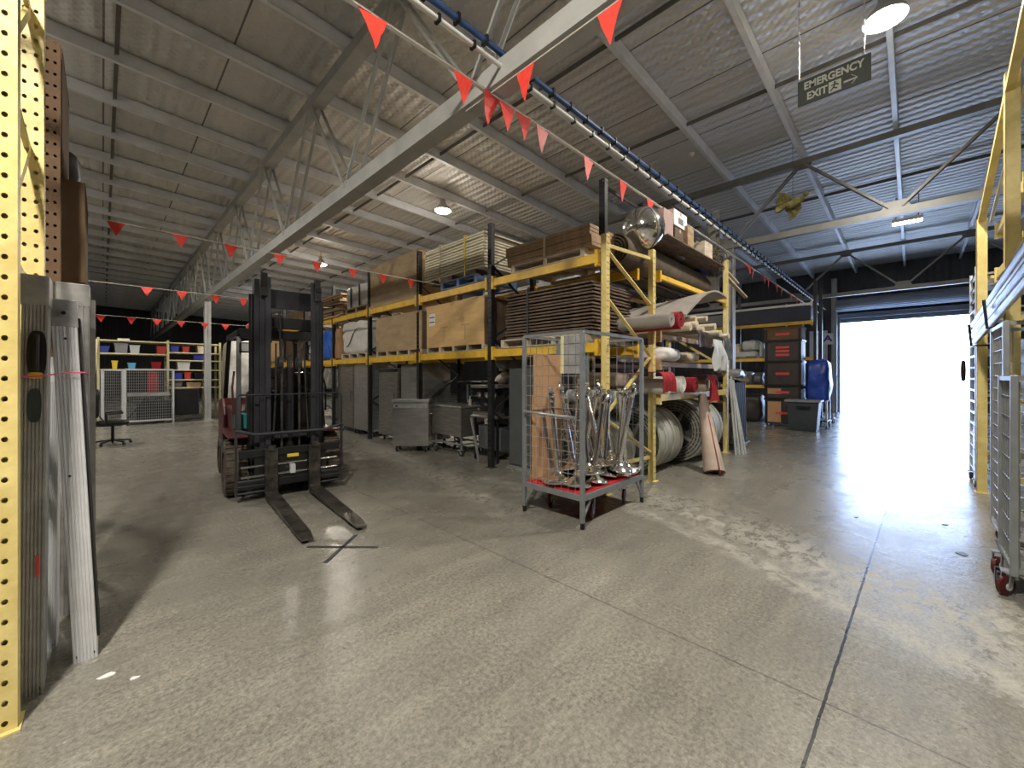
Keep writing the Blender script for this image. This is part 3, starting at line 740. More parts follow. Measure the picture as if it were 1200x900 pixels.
# U1 tan planks
ya, yb = 2.95, yx(594, FXX)
pallet(FXX, 5.45, ya + .1, yb - .1, UZ, 'palletpale', 'pallet under the tan planks at the right end of the top rack level', .12)
board_stack(FXX, 5.45, ya, yb, UZ + .125, 6, .043, .004, 'boardtan', 'timber_board', 'tan timber board in the stack at the right end of the top rack level', 'tan boards on the top rack level', .015)
strap(FXX - .022, 5.472, ya + .75, UZ + .1, UZ + .125 + 6 * .047, 'cream', 'pale strap around the tan timber boards', .03)
# U2 cream boards on blue pallet
ya, yb = yx(568, FXX) + .03, yx(498, FXX)
pallet(FXX - .02, 5.4, ya + .15, yb - .55, UZ, 'bluepallet', 'blue painted pallet under the strapped cream boards', .15)
MB_ = MB(); 
for yy in (ya + .2, (ya + yb) / 2, yb - .3): MB_.box(FXX, 5.4, yy, yy + .1, UZ + .152, UZ + .24)
solo(MB_, 'timber_bearers', 'boarddark', 'dark timber bearers between blue pallet and cream boards', 'timber')
board_stack(FXX, 5.4, ya, yb, UZ + .245, 12, .030, .021, 'boardcream', 'cream_board', 'cream-edged board in the strapped stack on the blue pallet', 'cream boards on the blue pallet', .012)
strap(FXX - .02, 5.42, ya + .45, UZ + .15, UZ + .245 + 12 * .051, 'yell', 'yellow strap around the cream boards', .03)
strap(FXX - .02, 5.42, yb - .55, UZ + .15, UZ + .245 + 12 * .051, 'cream', 'white strap hanging around the cream boards', .035)
# crates
def crate(name, x0, x1, y0, y1, z, h, label, m='ply', side='crateshade', skids=True, sheets=None, battens=True):
    t = thing(name, label, 'crate', ((x0 + x1) / 2, (y0 + y1) / 2, z)); s = .1 if skids else 0
    MB().box(x0, x0 + .018, y0, y1, z + s, z + h).build('front_panel', m, t, world=True)
    MB().box(x1 - .018, x1, y0, y1, z + s, z + h).build('back_panel', m, t, world=True)
    MB().box(x0 + .018, x1 - .018, y0, y0 + .018, z + s, z + h).build('side_panel', side, t, world=True)
    MB().box(x0 + .018, x1 - .018, y1 - .018, y1, z + s, z + h).build('side_panel', side, t, world=True)
    MB().box(x0 - .005, x1, y0 - .005, y1 + .005, z + h, z + h + .018).build('lid', m, t, world=True)
    MB().box(x0 + .018, x1 - .018, y0 + .018, y1 - .018, z + s, z + s + .018).build('bottom_panel', side, t, world=True)
    if battens:
        for yy in (y0 - .014, y1): MB().box(x0 + .02, x0 + .09, yy, yy + .014, z + s, z + h).build('batten', side, t, world=True)
        MB().box(x1 - .09, x1 - .02, y0 - .014, y0, z + s, z + h).build('batten', side, t, world=True)
    if skids:
        for k in range(5):
            yy = y0 + (y1 - y0 - .06) * k / 4; MB().box(x0 + .002, x1 - .002, yy, yy + .06, z + .015, z + s).build('skid', 'palletpale', t, world=True)
        MB().box(x0, x0 + .09, y0, y1, z, z + .015).build('skid_board', 'palletpale', t, world=True)
        MB().box(x1 - .09, x1, y0, y1, z, z + .015).build('skid_board', 'palletpale', t, world=True)
    return t
def sheet_label(t, x, ya, yb, za, zb, marks=2):
    f = MB().box(x - .003, x, ya, yb, za, zb).build('paper_label', 'paper', t, world=True)
    mb = MB(); r = root_of(t).location
    for i in range(marks):
        z = za + (zb - za) * (.25 + .4 * i); mb.box(x - .005 - r.x, x - .003 - r.x, ya + .02 - r.y, yb - .02 - r.y, z - r.z, z + .02 - r.z)
    mb.build('print', 'ink', f)
crate('plywood_crate', FXX, 5.4, yx(490, FXX), yx(434, FXX), UZ, .95, 'large brown plywood crate on the top rack level beside the cream boards', 'ply2', 'ply2', False)
c2 = crate('plywood_crate', FXX, 5.4, yx(567, FXX), yx(500, FXX), LZ, .88, 'bright golden plywood crate with paper label on the lower rack level')
ylb = yx(510, FXX); sheet_label(c2, FXX, ylb, ylb + .2, LZ + .52, LZ + .75)
for px in (520, 545): 
    yy = yx(px, FXX); mb = MB(); mb.box(FXX - .002, FXX, yy - .12, yy + .12, LZ + .45, LZ + .47); mb.box(FXX - .002, FXX, yy - .01, yy + .01, LZ + .2, LZ + .45); mb.build('stencil_mark', 'ply2', c2, world=True)
crate('plywood_crate', FXX, 5.4, yx(494, FXX), yx(441, FXX), LZ, .85, 'dull plywood crate on the lower rack level left of the golden crate', 'ply2', 'crateshade')
# U4 white wrapped load
ya, yb = yx(432, FXX) + .05, yx(405, FXX)
pallet(FXX, 5.4, ya, yb, UZ, 'pallet', 'pallet under the white wrapped box on the top rack level', .13)
t = thing('wrapped_load', 'white wrapped box with dark straps on the top rack level', 'wrapped load', (4.9, (ya + yb) / 2, UZ + .13))
MB().soft(FXX, 5.4, ya, yb, UZ + .13, UZ + .68, .02, 4, 3, 12, 14).build('plastic_wrap', 'wrap', t, world=True, smooth=True)
for u in (.3, .68):
    yy = ya + (yb - ya) * u; MB().box(FXX - .03, FXX - .015, yy, yy + .05, UZ + .14, UZ + .68).build('dark_strap', 'ink', t, world=True)
# U5 brown stack
ya, yb = yx(400, FXX), yx(374, FXX)
board_stack(FXX, 5.3, ya, yb, UZ, 11, .045, .012, 'boardtan', 'brown_board', 'brown board in the slumped stack left of the white wrapped box', 'brown boards on the top rack level', .06)
# L1 dark boards
ya, yb = 2.92, yx(588, FXX)
pallet(FXX - .02, 5.4, ya + .1, yb, LZ, 'palletpale', 'pale-edged pallet under the dark board stack behind the roll cage', .13)
board_stack(FXX, 5.4, ya, yb - .1, LZ + .135, 15, .026, .020, 'boarddark', 'dark_board', 'dark brown board in the tall stack on the lower rack level', 'dark boards on the lower rack level', .02)
strap(FXX - .03, 5.43, yb - .6, LZ + .1, LZ + .135 + 15 * .046, 'ink', 'black strap around the dark board stack', .04)
# L4 white fabric bag load
ya, yb = yx(431, FXX) + .05, yx(400, FXX)
pallet(FXX, 5.4, ya, yb, LZ, 'palletpale', 'pale pallet under the white covered load', .13)
t = thing('covered_load', 'white fabric-covered load with dark cord on a pallet on the lower rack level', 'wrapped load', (4.9, (ya + yb) / 2, LZ + .13))
MB().soft(FXX, 5.35, ya, yb, LZ + .13, LZ + .72, .03, 3, 5, 14, 9).build('cover', 'wrap', t, world=True, smooth=True)
MB().soft(FXX - .02, 5.37, ya - .02, yb + .02, LZ + .70, LZ + .93, .04, 3, 8, 14, 7).build('top_cover', 'wrap', t, world=True, smooth=True)
ym = (ya + yb) / 2
MB().tube([(FXX - .03, ym - .25 + .1 * i, LZ + .72 - .5 * math.sin(i / 6 * 2.2) ** 1 * (i / 6)) for i in range(7)], .012, 6).build('cord', 'ink', t, world=True)
ya, yb = yx(399.5, FXX), yx(390, FXX)
solo(MB().soft(FXX, 5.2, ya + .05, yb - .06, LZ, LZ + .85, .02, 3, 2, 8, 8), 'cardboard_box', 'card', 'narrow brown carton between the blue bag and the white covered load', 'box', smooth=True)
ya, yb = yx(389, FXX), yx(375, FXX)
solo(MB().soft(FXX, 5.2, ya, yb, LZ, LZ + .88, .06, 2.5, 9, 14, 5), 'blue_bag', 'bluebag', 'bright blue tarpaulin bundle on the lower rack level', 'bag', smooth=True)
ya, yb = yx(374.5, FXX), yx(366, FXX)
solo(MB().soft(FXX, 5.2, ya, yb - .2, LZ, LZ + .75, .05, 2.5, 4, 10, 5), 'sack', 'beigecarpet', 'beige sack left of the blue tarpaulin bundle', 'bag', smooth=True)
crate('plywood_crate', FXX, 5.4, 15.7, 17.3, LZ, .85, 'plywood crate seen through the forklift mast')
crate('plywood_crate', FXX, 5.4, 17.9, 19.5, LZ, .8, 'farthest plywood crate in the rack, behind the forklift cab')
crate('plywood_crate', FXX, 5.4, 13.6, 15.2, UZ, .5, 'low plywood crate on the top rack level behind the forklift mast', 'ply2')
t = solo(MB().soft(3.0, 4.15, 16.9, 18.2, 0, 2.75, .07, 1.5, 3, 14, 5), 'covered_stack', 'wrap', 'tall white sheeted stack seen through the forklift cab', 'wrapped load', smooth=True)
solo(MB().soft(FXX, 5.3, yx(365, FXX) + .1, 13.2, LZ, LZ + .7, .04, 2, 13, 10, 6), 'wrapped_bale', 'greywrap', 'grey wrapped bale partly hidden by the right mast rail', 'wrapped load', smooth=True)

# ------------------------------------------------------------ steel cabinets, trolleys at floor level
def castor(x, y, z, r, parent, m='rubber', name='castor', hub='alu2', rot=0):
    """name is a part; wheel and fork are sub-parts folded in"""
    d = Vector((math.cos(rot), math.sin(rot), 0)); s = Vector((-math.sin(rot), math.cos(rot), 0)); c = Vector((x, y, r))
    w = MB(); w.lathe([(r * .8, -.018), (r, -.01), (r, .01), (r * .8, .018)], c, s, 16); o = w.build(name, m, parent, world=True, smooth=True)
    R = root_of(parent); inv = Matrix.Translation(R.location) @ Matrix.Rotation(R.rotation_euler.z, 4, 'Z'); inv.invert()
    f = MB(); f.bar(c + s * .024, c + s * .024 + Vector((d.x * .02, d.y * .02, z - r)), .006, .03, d); f.bar(c - s * .024, c - s * .024 + Vector((d.x * .02, d.y * .02, z - r)), .006, .03, d); f.box(x + d.x * .02 - .035, x + d.x * .02 + .035, y + d.y * .02 - .035, y + d.y * .02 + .035, z - .012, z)
    f.v = [inv @ v for v in f.v]; f.build('fork', 'galv', o)
    h = MB(); h.lathe([(r * .4, -.022), (r * .4, .022)], c, s, 12); h.v = [inv @ v for v in h.v]; h.build('hub', hub, o)
    return o
def cabinet(X, y0, y1, h, label, doors=1, depth=.75, m='steel', z0=.14, vent=False):
    t = thing('steel_cabinet', label, 'cabinet', (X, (y0 + y1) / 2, 0)); x1 = X + depth
    MB().box(X + .02, x1, y0, y1, z0, h).build('body', m, t, world=True, bevel=.006)
    n = doors; w = (y1 - y0) / n
    for i in range(n):
        a, b = y0 + i * w + .015, y0 + (i + 1) * w - .015
        dd = MB().box(X, X + .02, a, b, z0 + .03, h - .09).build('door', m, t, world=True, bevel=.004)
        r = t.location; hb = MB(); hb.bar((X - .035 - r.x, a + .06 - r.y, z0 + .7), (X - .035 - r.x, a + .06 - r.y, z0 + .95), .018); hb.box(X - .035 - r.x, X - r.x, a + .05 - r.y, a + .07 - r.y, z0 + .7, z0 + .72); hb.box(X - .035 - r.x, X - r.x, a + .05 - r.y, a + .07 - r.y, z0 + .93, z0 + .95)
        hb.build('handle', 'chrome', dd)
    MB().box(X + .005, X + .02, y0 + .01, y1 - .01, h - .08, h - .01).build('control_strip', 'glassgrey' if vent else m, t, world=True)
    for xx in (X + .1, x1 - .1):
        for yy in (y0 + .08, y1 - .08): castor(xx, yy, z0, .06, t, rot=random.uniform(0, 3))
    return t
cX = 4.53
cabinet(cX, 10.22, 11.2, 1.82, 'dark stainless cabinet, left of the pair under the blue bag', 1, .7, 'steeldark')
cabinet(cX, 9.25, 10.18, 1.82, 'stainless cabinet with a bright door below the white covered load', 1, .7, 'steel')
cabinet(4.55, 8.05, 8.9, 1.66, 'grey stainless fridge with dark strip behind the small steel trolley', 1, .7, 'steeldark', vent=True)
cabinet(4.6, 7.12, 7.98, 1.74, 'stainless cabinet with a shiny top edge behind the small steel trolley', 1, .7, 'steel')
ya, yb = 11.42, 12.5
t = thing('wrapped_rack', 'plastic-wrapped metal rack standing left of the dark stainless cabinet', 'wrapped load', (4.9, (ya + yb) / 2, 0))
for yy in (ya + .05, yb - .05):
    for xx in (4.6, 5.25): MB().box(xx, xx + .04, yy, yy + .04, 0, 1.55).build('post', 'galv', t, world=True)
MB().soft(4.56, 5.35, ya, yb, 1.1, 1.75, .05, 4, 2, 12, 6).build('plastic_wrap', 'greywrap', t, world=True, smooth=True)
MB().box(4.58, 5.3, ya + .05, yb - .05, .95, 1.0).build('shelf', 'galv', t, world=True); MB().box(4.58, 5.3, ya + .05, yb - .05, .25, .3).build('shelf', 'galv', t, world=True)

# small steel trolley facing the camera
g0 = gz(481, 530, 0)
t = thing('steel_trolley', 'upright stainless trolley with pale top rim standing in front of the rack', 'trolley', (g0.x, g0.y, 0), -PI / 4 - .02)
MB().box(-.355, .355, 0, .36, .12, .98).build('body', 'steel', t, bevel=.008)
MB().box(-.37, .37, -.015, .375, .98, 1.03).build('top', 'alu2', t, bevel=.01)
MB().box(-.33, .33, -.012, 0, .86, .94).build('name_rail', 'aludull', t); MB().box(-.29, -.25, -.02, -.012, .885, .925).build('logo_disc', 'ink', t)
MB().box(-.32, .32, -.008, 0, .17, .83).build('front_panel', 'steel', t, bevel=.003)
for s in (-1, 1): MB().tube([(s * .36, .08, .75), (s * .40, .08, .75), (s * .40, .30, .75), (s * .36, .30, .75)], .012, 8).build('side_handle', 'chrome', t)
for x in (-.28, .28):
    for y in (.07, .29):
        R = t.matrix_basis; p = Matrix.Translation(t.location) @ Matrix.Rotation(t.rotation_euler.z, 4, 'Z') @ Vector((x, y, 0)); castor(p.x, p.y, .12, .055, t, rot=.6)
# box trolley
x0, y0 = 4.62, 5.89
t = thing('box_trolley', 'deep stainless bin on splayed castor legs under the oven', 'trolley', (x0, y0, 0)); x1, y1 = 5.2, 6.82
MB().box(x0, x1, y0, y1, .36, .895).build('bin', 'steeldark', t, world=True, bevel=.008)
MB().box(x0 - .02, x1 + .02, y0 - .02, y1 + .02, .895, .93).build('lid', 'steel', t, world=True, bevel=.008)
MB().box(x0 + .04, x0 + .06, y0 + .04, y1 - .04, .2, .23).box(x1 - .06, x1 - .04, y0 + .04, y1 - .04, .2, .23).box(x0 + .04, x1 - .04, y0 + .44, y0 + .46, .2, .23).box(x0 + .04, x1 - .04, y0 + .04, y0 + .06, .2, .23).build('frame', 'galv', t, world=True)
for (x, y) in ((x0 + .06, y0 + .06), (x1 - .06, y0 + .06), (x0 + .06, y1 - .06), (x1 - .06, y1 - .06)):
    MB().bar((x, y, .11), (x, y, .36), .025).build('leg', 'galv', t, world=True); castor(x, y, .12, .055, t, rot=random.uniform(0, 3))
# table, oven behind
t = thing('work_table', 'steel table carrying the black oven behind the box trolley', 'table', (5.6, 6.6, 0))
MB().box(5.28, 5.95, 5.8, 6.9, .84, .88).build('tabletop', 'steel', t, world=True, bevel=.005)
for x in (5.31, 5.9):
    for y in (5.84, 6.84): MB().box(x, x + .04, y, y + .04, 0, .84).build('leg', 'galv', t, world=True)
t = thing('countertop_oven', 'black glass-fronted oven on the steel table', 'oven', (5.5, 6.4, .88))
MB().box(5.3, 5.9, 6.10, 6.88, .90, 1.38).build('body', 'slate', t, world=True, bevel=.01)
MB().box(5.28, 5.3, 6.5, 6.86, .93, 1.35).build('door', 'glassgrey', t, world=True, bevel=.004)
MB().bar((5.255, 6.47, .95), (5.255, 6.47, 1.33), .03).build('handle', 'alu2', t, world=True)
MB().box(5.285, 5.3, 6.12, 6.42, .93, 1.35).build('control_panel', 'glassgrey', t, world=True)
for k in range(4): MB().cyl((5.285, 6.37, 1.0 + .09 * k), (5.265, 6.37, 1.0 + .09 * k), .014, 10).build('knob', 'teal', t, world=True)
for y in (6.15, 6.83): 
    for x in (5.34, 5.86): MB().cyl((x, y, .88), (x, y, .9), .015, 8).build('foot', 'black', t, world=True)
t = thing('bottle', 'small pale bottle beside the oven', 'bottle', (5.05, 6.15, .93))
MB().lathe([(.028, 0), (.03, .01), (.03, .09), (.012, .12), (.012, .15)], (5.05, 6.15, .93), n=12).build('body', 'beigecarpet', t, world=True, smooth=True)
MB().cyl((5.05, 6.15, 1.08), (5.05, 6.15, 1.10), .014, 10).build('cap', 'paper', t, world=True)
# coffee machine on stand
t = thing('machine_stand', 'black stand with slanting white leg under the coffee machine', 'stand', (4.95, 5.3, 0))
MB().box(4.66, 5.25, 4.95, 5.66, .76, .8).build('top', 'steeldark', t, world=True, bevel=.004)
for x in (4.70, 5.18):
    for y in (5.0, 5.58): MB().box(x, x + .035, y, y + .035, 0, .76).build('leg', 'black', t, world=True)
MB().box(4.8, 5.2, 5.02, 5.6, .2, .6).build('cabinet_box', 'slate', t, world=True)
MB().bar((4.64, 5.62, .74), (4.60, 5.36, .01), .03).build('slanting_leg', 'alu2', t, world=True)
t = thing('coffee_machine', 'dark coffee machine with shiny round group heads', 'machine', (4.95, 5.3, .8))
MB().box(4.85, 5.25, 4.98, 5.62, .8, 1.28).build('body', 'black', t, world=True, bevel=.02)
MB().box(4.66, 5.28, 4.95, 5.66, 1.28, 1.335).build('cup_shelf', 'steeldark', t, world=True, bevel=.008)
MB().box(4.68, 4.85, 4.98, 5.62, .81, .85).build('drip_tray', 'steeldark', t, world=True)
for y in (5.12, 5.32, 5.52):
    MB().lathe([(.05, 0), (.055, -.03), (.045, -.07), (.02, -.1)], (4.76, y, 1.2), n=16).build('group_head', 'chrome', t, world=True, smooth=True)
    MB().lathe([(.03, 0), (.05, .02), (.05, .05), (.02, .06)], (4.74, y, .87 + .1 * (y == 5.32)), n=16).build('portafilter', 'chrome', t, world=True, smooth=True)
t = thing('tall_cabinet', 'tall slate grey cabinet in the rack behind the roll cage', 'cabinet', (4.95, 4.2, 0))
MB().box(4.72, 5.3, 3.8, 4.74, .03, 1.75).build('body', 'slate', t, world=True, bevel=.006)
MB().box(4.70, 4.72, 3.82, 4.22, .06, 1.72).build('door', 'slate', t, world=True, bevel=.004); MB().box(4.70, 4.72, 4.24, 4.72, .06, 1.72).build('door', 'slate', t, world=True, bevel=.004)
MB().box(4.69, 5.32, 3.79, 4.76, 0, .03).build('base', 'galv', t, world=True)
MB().bar((4.67, 4.3, .8), (4.67, 4.3, 1.05), .02).build('handle', 'chrome', t, world=True)
# folding frames dark behind: hand trolleys under the rack
for (yy, lb) in ((6.05, 'tall black folded frame standing behind the oven'), (5.62, 'black folded frame standing behind the coffee machine')):
    t = thing('folded_trolley', lb, 'frame', (5.62, yy, 0))
    for a in (0, .28): MB().box(6.0 - .0, 6.05, yy + a, yy + a + .05, 0, 1.75).build('post', 'black', t, world=True)
    for z in (.3, .9, 1.6): MB().box(6.0, 6.05, yy + .05, yy + .28, z, z + .05).build('crossbar', 'shelfyellow' if z > 1.5 else 'black', t, world=True)
# dark loads added behind the carpet rack to darken the view through it
for i, (x0_, x1_, y0_, y1_, z_, h_, m_, lb) in enumerate(((5.75, 7.2, 4.6, 6.4, 0, 1.6, 'boarddark', 'added dark filler stack deep behind the left track roll'), (7.3, 8.7, 4.5, 6.2, 0, 1.9, 'blackcrate', 'added black filler stack deep behind the right track roll'), (5.75, 7.1, 4.7, 6.4, 1.6, 1.3, 'blackcrate', 'added dark filler load behind the arched grey carpet'), (7.3, 8.6, 4.6, 6.2, 1.9, 1.2, 'boarddark', 'added dark brown filler load behind the cream cloth rolls'))):
    solo(MB().soft(x0_, x1_, y0_, y1_, z_, z_ + h_, .05, 2, i, 10, 7), 'covered_stack', m_, lb, 'wrapped load', smooth=True)
# ------------------------------------------------------------ carpets, rolls
def track_roll(name, cx0, cx1, cy, r, label, group=None, rx=0):
    """coiled ribbed plastic track, axis along X, open spoke face to -X"""
    t = thing(name, label, 'roll', ((cx0 + cx1) / 2, cy, 0)); cz = r
    n = 9; mb = MB()
    prof = []
    for i in range(n):
        a = cx0 + (cx1 - cx0) * i / n; b = cx0 + (cx1 - cx0) * (i + 1) / n; rr = r - (.012 if i % 3 == 1 else 0)
        prof += [(rr - .02, a), (rr, a + .008), (rr, b - .008), (rr - .02, b)]
    prof = [(r * .62, cx0)] + prof + [(r * .62, cx1), (r * .62, cx0)]
    mb.lathe([(a, b) for a, b in prof], (0, cy, cz), (1, 0, 0), 48, caps=False); mb.build('coil', 'track', t, world=True, smooth=True)
    # inner windings shown as rings on the face
    for k, q in enumerate((.95, .86, .77, .68)):
        m = MB(); m.lathe([(r * q, cx0 - .008), (r * q - .02, cx0 - .008), (r * q - .02, cx0 + .01), (r * q, cx0 + .01), (r * q, cx0 - .008)], (0, cy, cz), (1, 0, 0), 40, caps=False); m.build('winding', 'trackd', t, world=True)
    m = MB()
    for k in range(30):
        a = 2 * PI * k / 30; p = Vector((cx0 - .004, cy + math.cos(a) * r * .64, cz + math.sin(a) * r * .64)); q = Vector((cx0 - .004, cy + math.cos(a) * r * .93, cz + math.sin(a) * r * .93)); m.bar(p, q, .012, .01, (1, 0, 0))
    m.build('ribs', 'track', t, world=True)
    m = MB(); m.lathe([(r * .60, cx0 + .03), (r * .60, cx1 - .03)], (0, cy, cz), (1, 0, 0), 30); m.build('core', 'trackd', t, world=True, smooth=True)
    m = MB()
    for a in (.5, .5 + PI / 2): 
        dv = Vector((0, math.cos(a), math.sin(a))) * r * .62; c = Vector((cx0 + .02, cy, cz)); m.bar(c - dv, c + dv, .05, .03, (1, 0, 0))
    m.build('spokes', 'track', t, world=True)
    return t
track_roll('track_roll', xy(776, 2.62), 6.62, 3.14, .50, 'ribbed grey-green track roll just right of the yellow post')
track_roll('track_roll', 7.05, 7.95, 3.0, .545, 'ribbed grey track roll with spoked face behind the leaning carpet roll')
track_roll('track_roll', 4.62, 5.35, 3.28, .47, 'grey track roll inside the yellow braced end frame')
# leaning carpet roll
p = gz(838, 556, 0); 
t = thing('carpet_roll', 'pale pinkish carpet roll flaring downward, leaning upright against the rack', 'carpet roll', tuple(p))
top = ony(823, 463, 2.5)
MB().roll(p + Vector((0, 0, 0.03)), top, .165, 3.4, .012, .07, .07, 26).build('carpet', 'beigecarpet', t, world=True, smooth=True)
mm = MB().roll(p + Vector((0, 0, 0.02)), top, .10, 2, .01, .03, .045, 20); mm.build('backing', 'maroon', t, world=True, smooth=True)
mm = MB(); 
dv = (top - p); a0 = p + Vector((-.125, -.11, .03)); mm.bar(a0, top + Vector((-.055, -.045, -.05)), .05, .012, (1, -1, 0)); mm.build('maroon_edge', 'maroon', t, world=True)

# rolls on level 1.23 of the carpet rack
rz_ = 1.23
specs = [(783, .13, 'wrap', 'white-ended carpet roll, leftmost on the low shelf of the carpet rack'), (799, .13, 'wrap', 'white-ended carpet roll beside a draped crimson edge on the low shelf'),
         (814, .125, 'redcarpet', 'crimson carpet roll on the low shelf of the carpet rack'), (828, .12, 'cream', 'cream roll near the hanging crimson cloth'), (839, .11, 'browncarpet', 'brown roll at the right of the low shelf')]
for i, (px, r, m, lb) in enumerate(specs):
    X = xy(px, 2.42)
    t = thing('carpet_roll', lb, 'carpet roll', (X, 2.42, rz_)); MB().roll((X, 2.40, rz_ + r + .005), (X, 3.95, rz_ + r + .005), r, 4, .013, .03).build('carpet', m, t, world=True, smooth=True)
    if m == 'wrap': MB().lathe([(r * .9, 0), (r * .6, -.03), (.01, -.04)], (X, 2.41, rz_ + r + .005), (0, -1, 0), 18).build('end_wrap', 'wrap', t, world=True, smooth=True)
    if i == 2: 
        for a in (.2, .5): MB().roll((X, 2.40 + a, rz_ + r + .005), (X, 2.5 + a, rz_ + r + .005), r + .01, 1.05, .012, r + .002).build('white_band', 'wrap', t, world=True)
# draped crimson cloths
def drape(name, X0, X1, Y, ztop, zbot, m, label, back=.5, amp=.03, seed=0):
    mb = MB(); nu, nv = 18, 16; th = .008
    for s in (0, 1):
        for i in range(nu + 1):
            for j in range(nv + 1):
                u = i / nu; v = j / nv; L = back + (ztop - zbot); l = v * L
                if l < back: y = Y + back - l; z = ztop
                else: y = Y; z = ztop - (l - back)
                k = max(0, (l - back) / max(.01, ztop - zbot)); n = noise.noise(Vector((u * 5 + seed, v * 2, seed)))
                zz = z - (abs(u - .5) * .25 * (ztop - zbot) * k); mb.v.append(Vector((X0 + (X1 - X0) * (u + .06 * n * k), y - amp * (1 + n * 2) * min(1, k * 4) - s * th, zz + (s * th if k == 0 else 0))))
    W = nv + 1; A = (nu + 1) * W
    for i in range(nu):
        for j in range(nv):
            a = i * W + j; mb.f += [(a, a + 1, a + W + 1, a + W), (A + a, A + a + W, A + a + W + 1, A + a + 1)]
    for i in range(nu):
        for j in (0, nv): a = i * W + j; mb.f.append((a, a + W, A + a + W, A + a))
    for j in range(nv):
        for i in (0, nu): a = i * W + j; mb.f.append((a, A + a, A + a + 1, a + 1))
    return solo(mb, name, m, label, 'cloth', smooth=True)
drape('draped_cloth', xy(823, 2.35), xy(834, 2.35), 2.28, 1.50, 1.12, 'redcarpet', 'crimson cloth hanging over the low beam above the leaning roll', .4)
drape('draped_cloth', xy(776, 2.3), xy(791, 2.3), 2.32, 1.54, 1.30, 'redcarpet', 'dark crimson cloth folded over the leftmost rolls', .6, seed=4)
# white bundles on 1.71 shelf
for i, (pa, pb, m, lb, h) in enumerate(((777, 798, 'paper', 'white folded bundle, left one on the middle shelf of the carpet rack', .19), (806, 820, 'cream', 'cream folded bundle, right one on the middle shelf of the carpet rack', .16))):
    solo(MB().soft(xy(pa, 2.5), xy(pb, 2.5), 2.46, 3.3, 1.715, 1.715 + h, .03, 7, i + 5, 12, 5), 'cloth_bundle', m, lb, 'cloth', smooth=True)
# rolls inside the end frame (X 4.5..5.4) seen through the brace
for i, (z, r, x, m, lb) in enumerate(((1.44, .115, 5.15, 'beigecarpet', 'upper pinkish roll seen through the braced end frame'), (1.2, .115, 5.18, 'browncarpet', 'lower brown roll seen through the braced end frame'), (1.2, .10, 4.92, 'palebin', 'pale tube roll beside the brown roll in the end frame'))):
    t = thing('carpet_roll', lb, 'carpet roll', (x, 2.9, z - r)); MB().roll((x, 2.80, z), (x, 3.66, z), r, 4, .012, .03).build('carpet', m, t, world=True, smooth=True)
t = thing('shelf_board', 'dark shelf board carrying the rolls in the braced end frame', 'shelf', (4.95, 3.6, 1.04)); MB().box(4.52, 5.45, 2.86, 3.7, 1.05, 1.08).build('board', 'boarddark', t, world=True); MB().box(4.52, 4.56, 2.86, 3.7, 1.0, 1.05).build('support_rail', 'blackpost', t, world=True); MB().box(5.4, 5.44, 2.86, 3.7, 1.0, 1.05).build('support_rail', 'blackpost', t, world=True)
# level 2.11: grey carpet flap, red roll, cream bundles
def flap(name, pts, th, m, label):
    """pts: grid rows of points -> thick sheet"""
    nu, nv = len(pts), len(pts[0]); mb = MB(); A = nu * nv
    for s in (0, 1):
        for r_ in pts:
            for p_ in r_: mb.v.append(Vector(p_) - Vector((0, 0, s * th)))
    for i in range(nu - 1):
        for j in range(nv - 1):
            a = i * nv + j; mb.f += [(a, a + nv, a + nv + 1, a + 1), (A + a, A + a + 1, A + a + nv + 1, A + a + nv)]
    for i in range(nu - 1):
        for j in (0, nv - 1): a = i * nv + j; mb.f.append((a, a + nv, A + a + nv, A + a))
    for j in range(nv - 1):
        for i in (0, nu - 1): a = i * nv + j; mb.f.append((a, a + 1, A + a + 1, A + a))
    return solo(mb, name, m, label, 'carpet', smooth=True)
rows = []
for i in range(9):
    u = i / 8; row = []
    for j in range(9):
        v = j / 8
        x = 5.72 + u * 1.75; y = 2.25 + v * 1.7; z = 2.36 + .52 * math.sin(u * PI * .62) * (1 - v * .35) + .02 * noise.noise(Vector((x * 2, y * 2, 0)))
        row.append((x, y, z))
    rows.append(row)
flap('carpet_sheet', rows, .025, 'greycarpet', 'wide grey carpet sheet arching over the crimson roll in the carpet rack')
rows = [[(4.55 + u / 6 * .95, 2.85 + v / 5 * 1.6, 2.30 + .05 * math.sin(u) + .02 * v / 5) for v in range(6)] for u in range(7)]
X = xy(793, 2.25)
for (px, z, r, m, lb) in ((783, 2.12, .10, 'greycarpet', 'grey roll in front of the arched carpet sheet'), (794, 2.12, .125, 'redcarpet', 'crimson roll end under the arched grey carpet sheet')):
    X = xy(px, 2.25); t = thing('carpet_roll', lb, 'carpet roll', (X, 2.25, z)); MB().roll((X, 2.2, z + r), (X, 3.9, z + r), r, 4, .014, .03).build('carpet', m, t, world=True, smooth=True)
rnd = random.Random(3)
for i, (px, zc, r) in enumerate(((803, 2.2, .06), (812, 2.25, .07), (822, 2.2, .065), (830, 2.28, .06), (838, 2.2, .06), (846, 2.24, .055), (815, 2.36, .05), (826, 2.40, .05), (852, 2.2, .05))):
    X = xy(px, 2.35); t = thing('cream_roll', 'cream folded cloth roll in the bundle right of the crimson roll end', 'cloth roll', (X, 2.3, zc - r), 0, 'cream cloth rolls in the carpet rack')
    MB().roll((X, 2.3 + rnd.uniform(-.06, .06), zc), (X + rnd.uniform(-.05, .05), 3.4, zc), r, 3, .012, .015, n=14).build('cloth', 'cream', t, world=True, smooth=True)
drape('hanging_bag', xy(828, 2.25), xy(840, 2.25), 2.18, 2.05, 1.62, 'palebin', 'pale translucent bag hanging below the cream cloth rolls', .2, .04, 8)
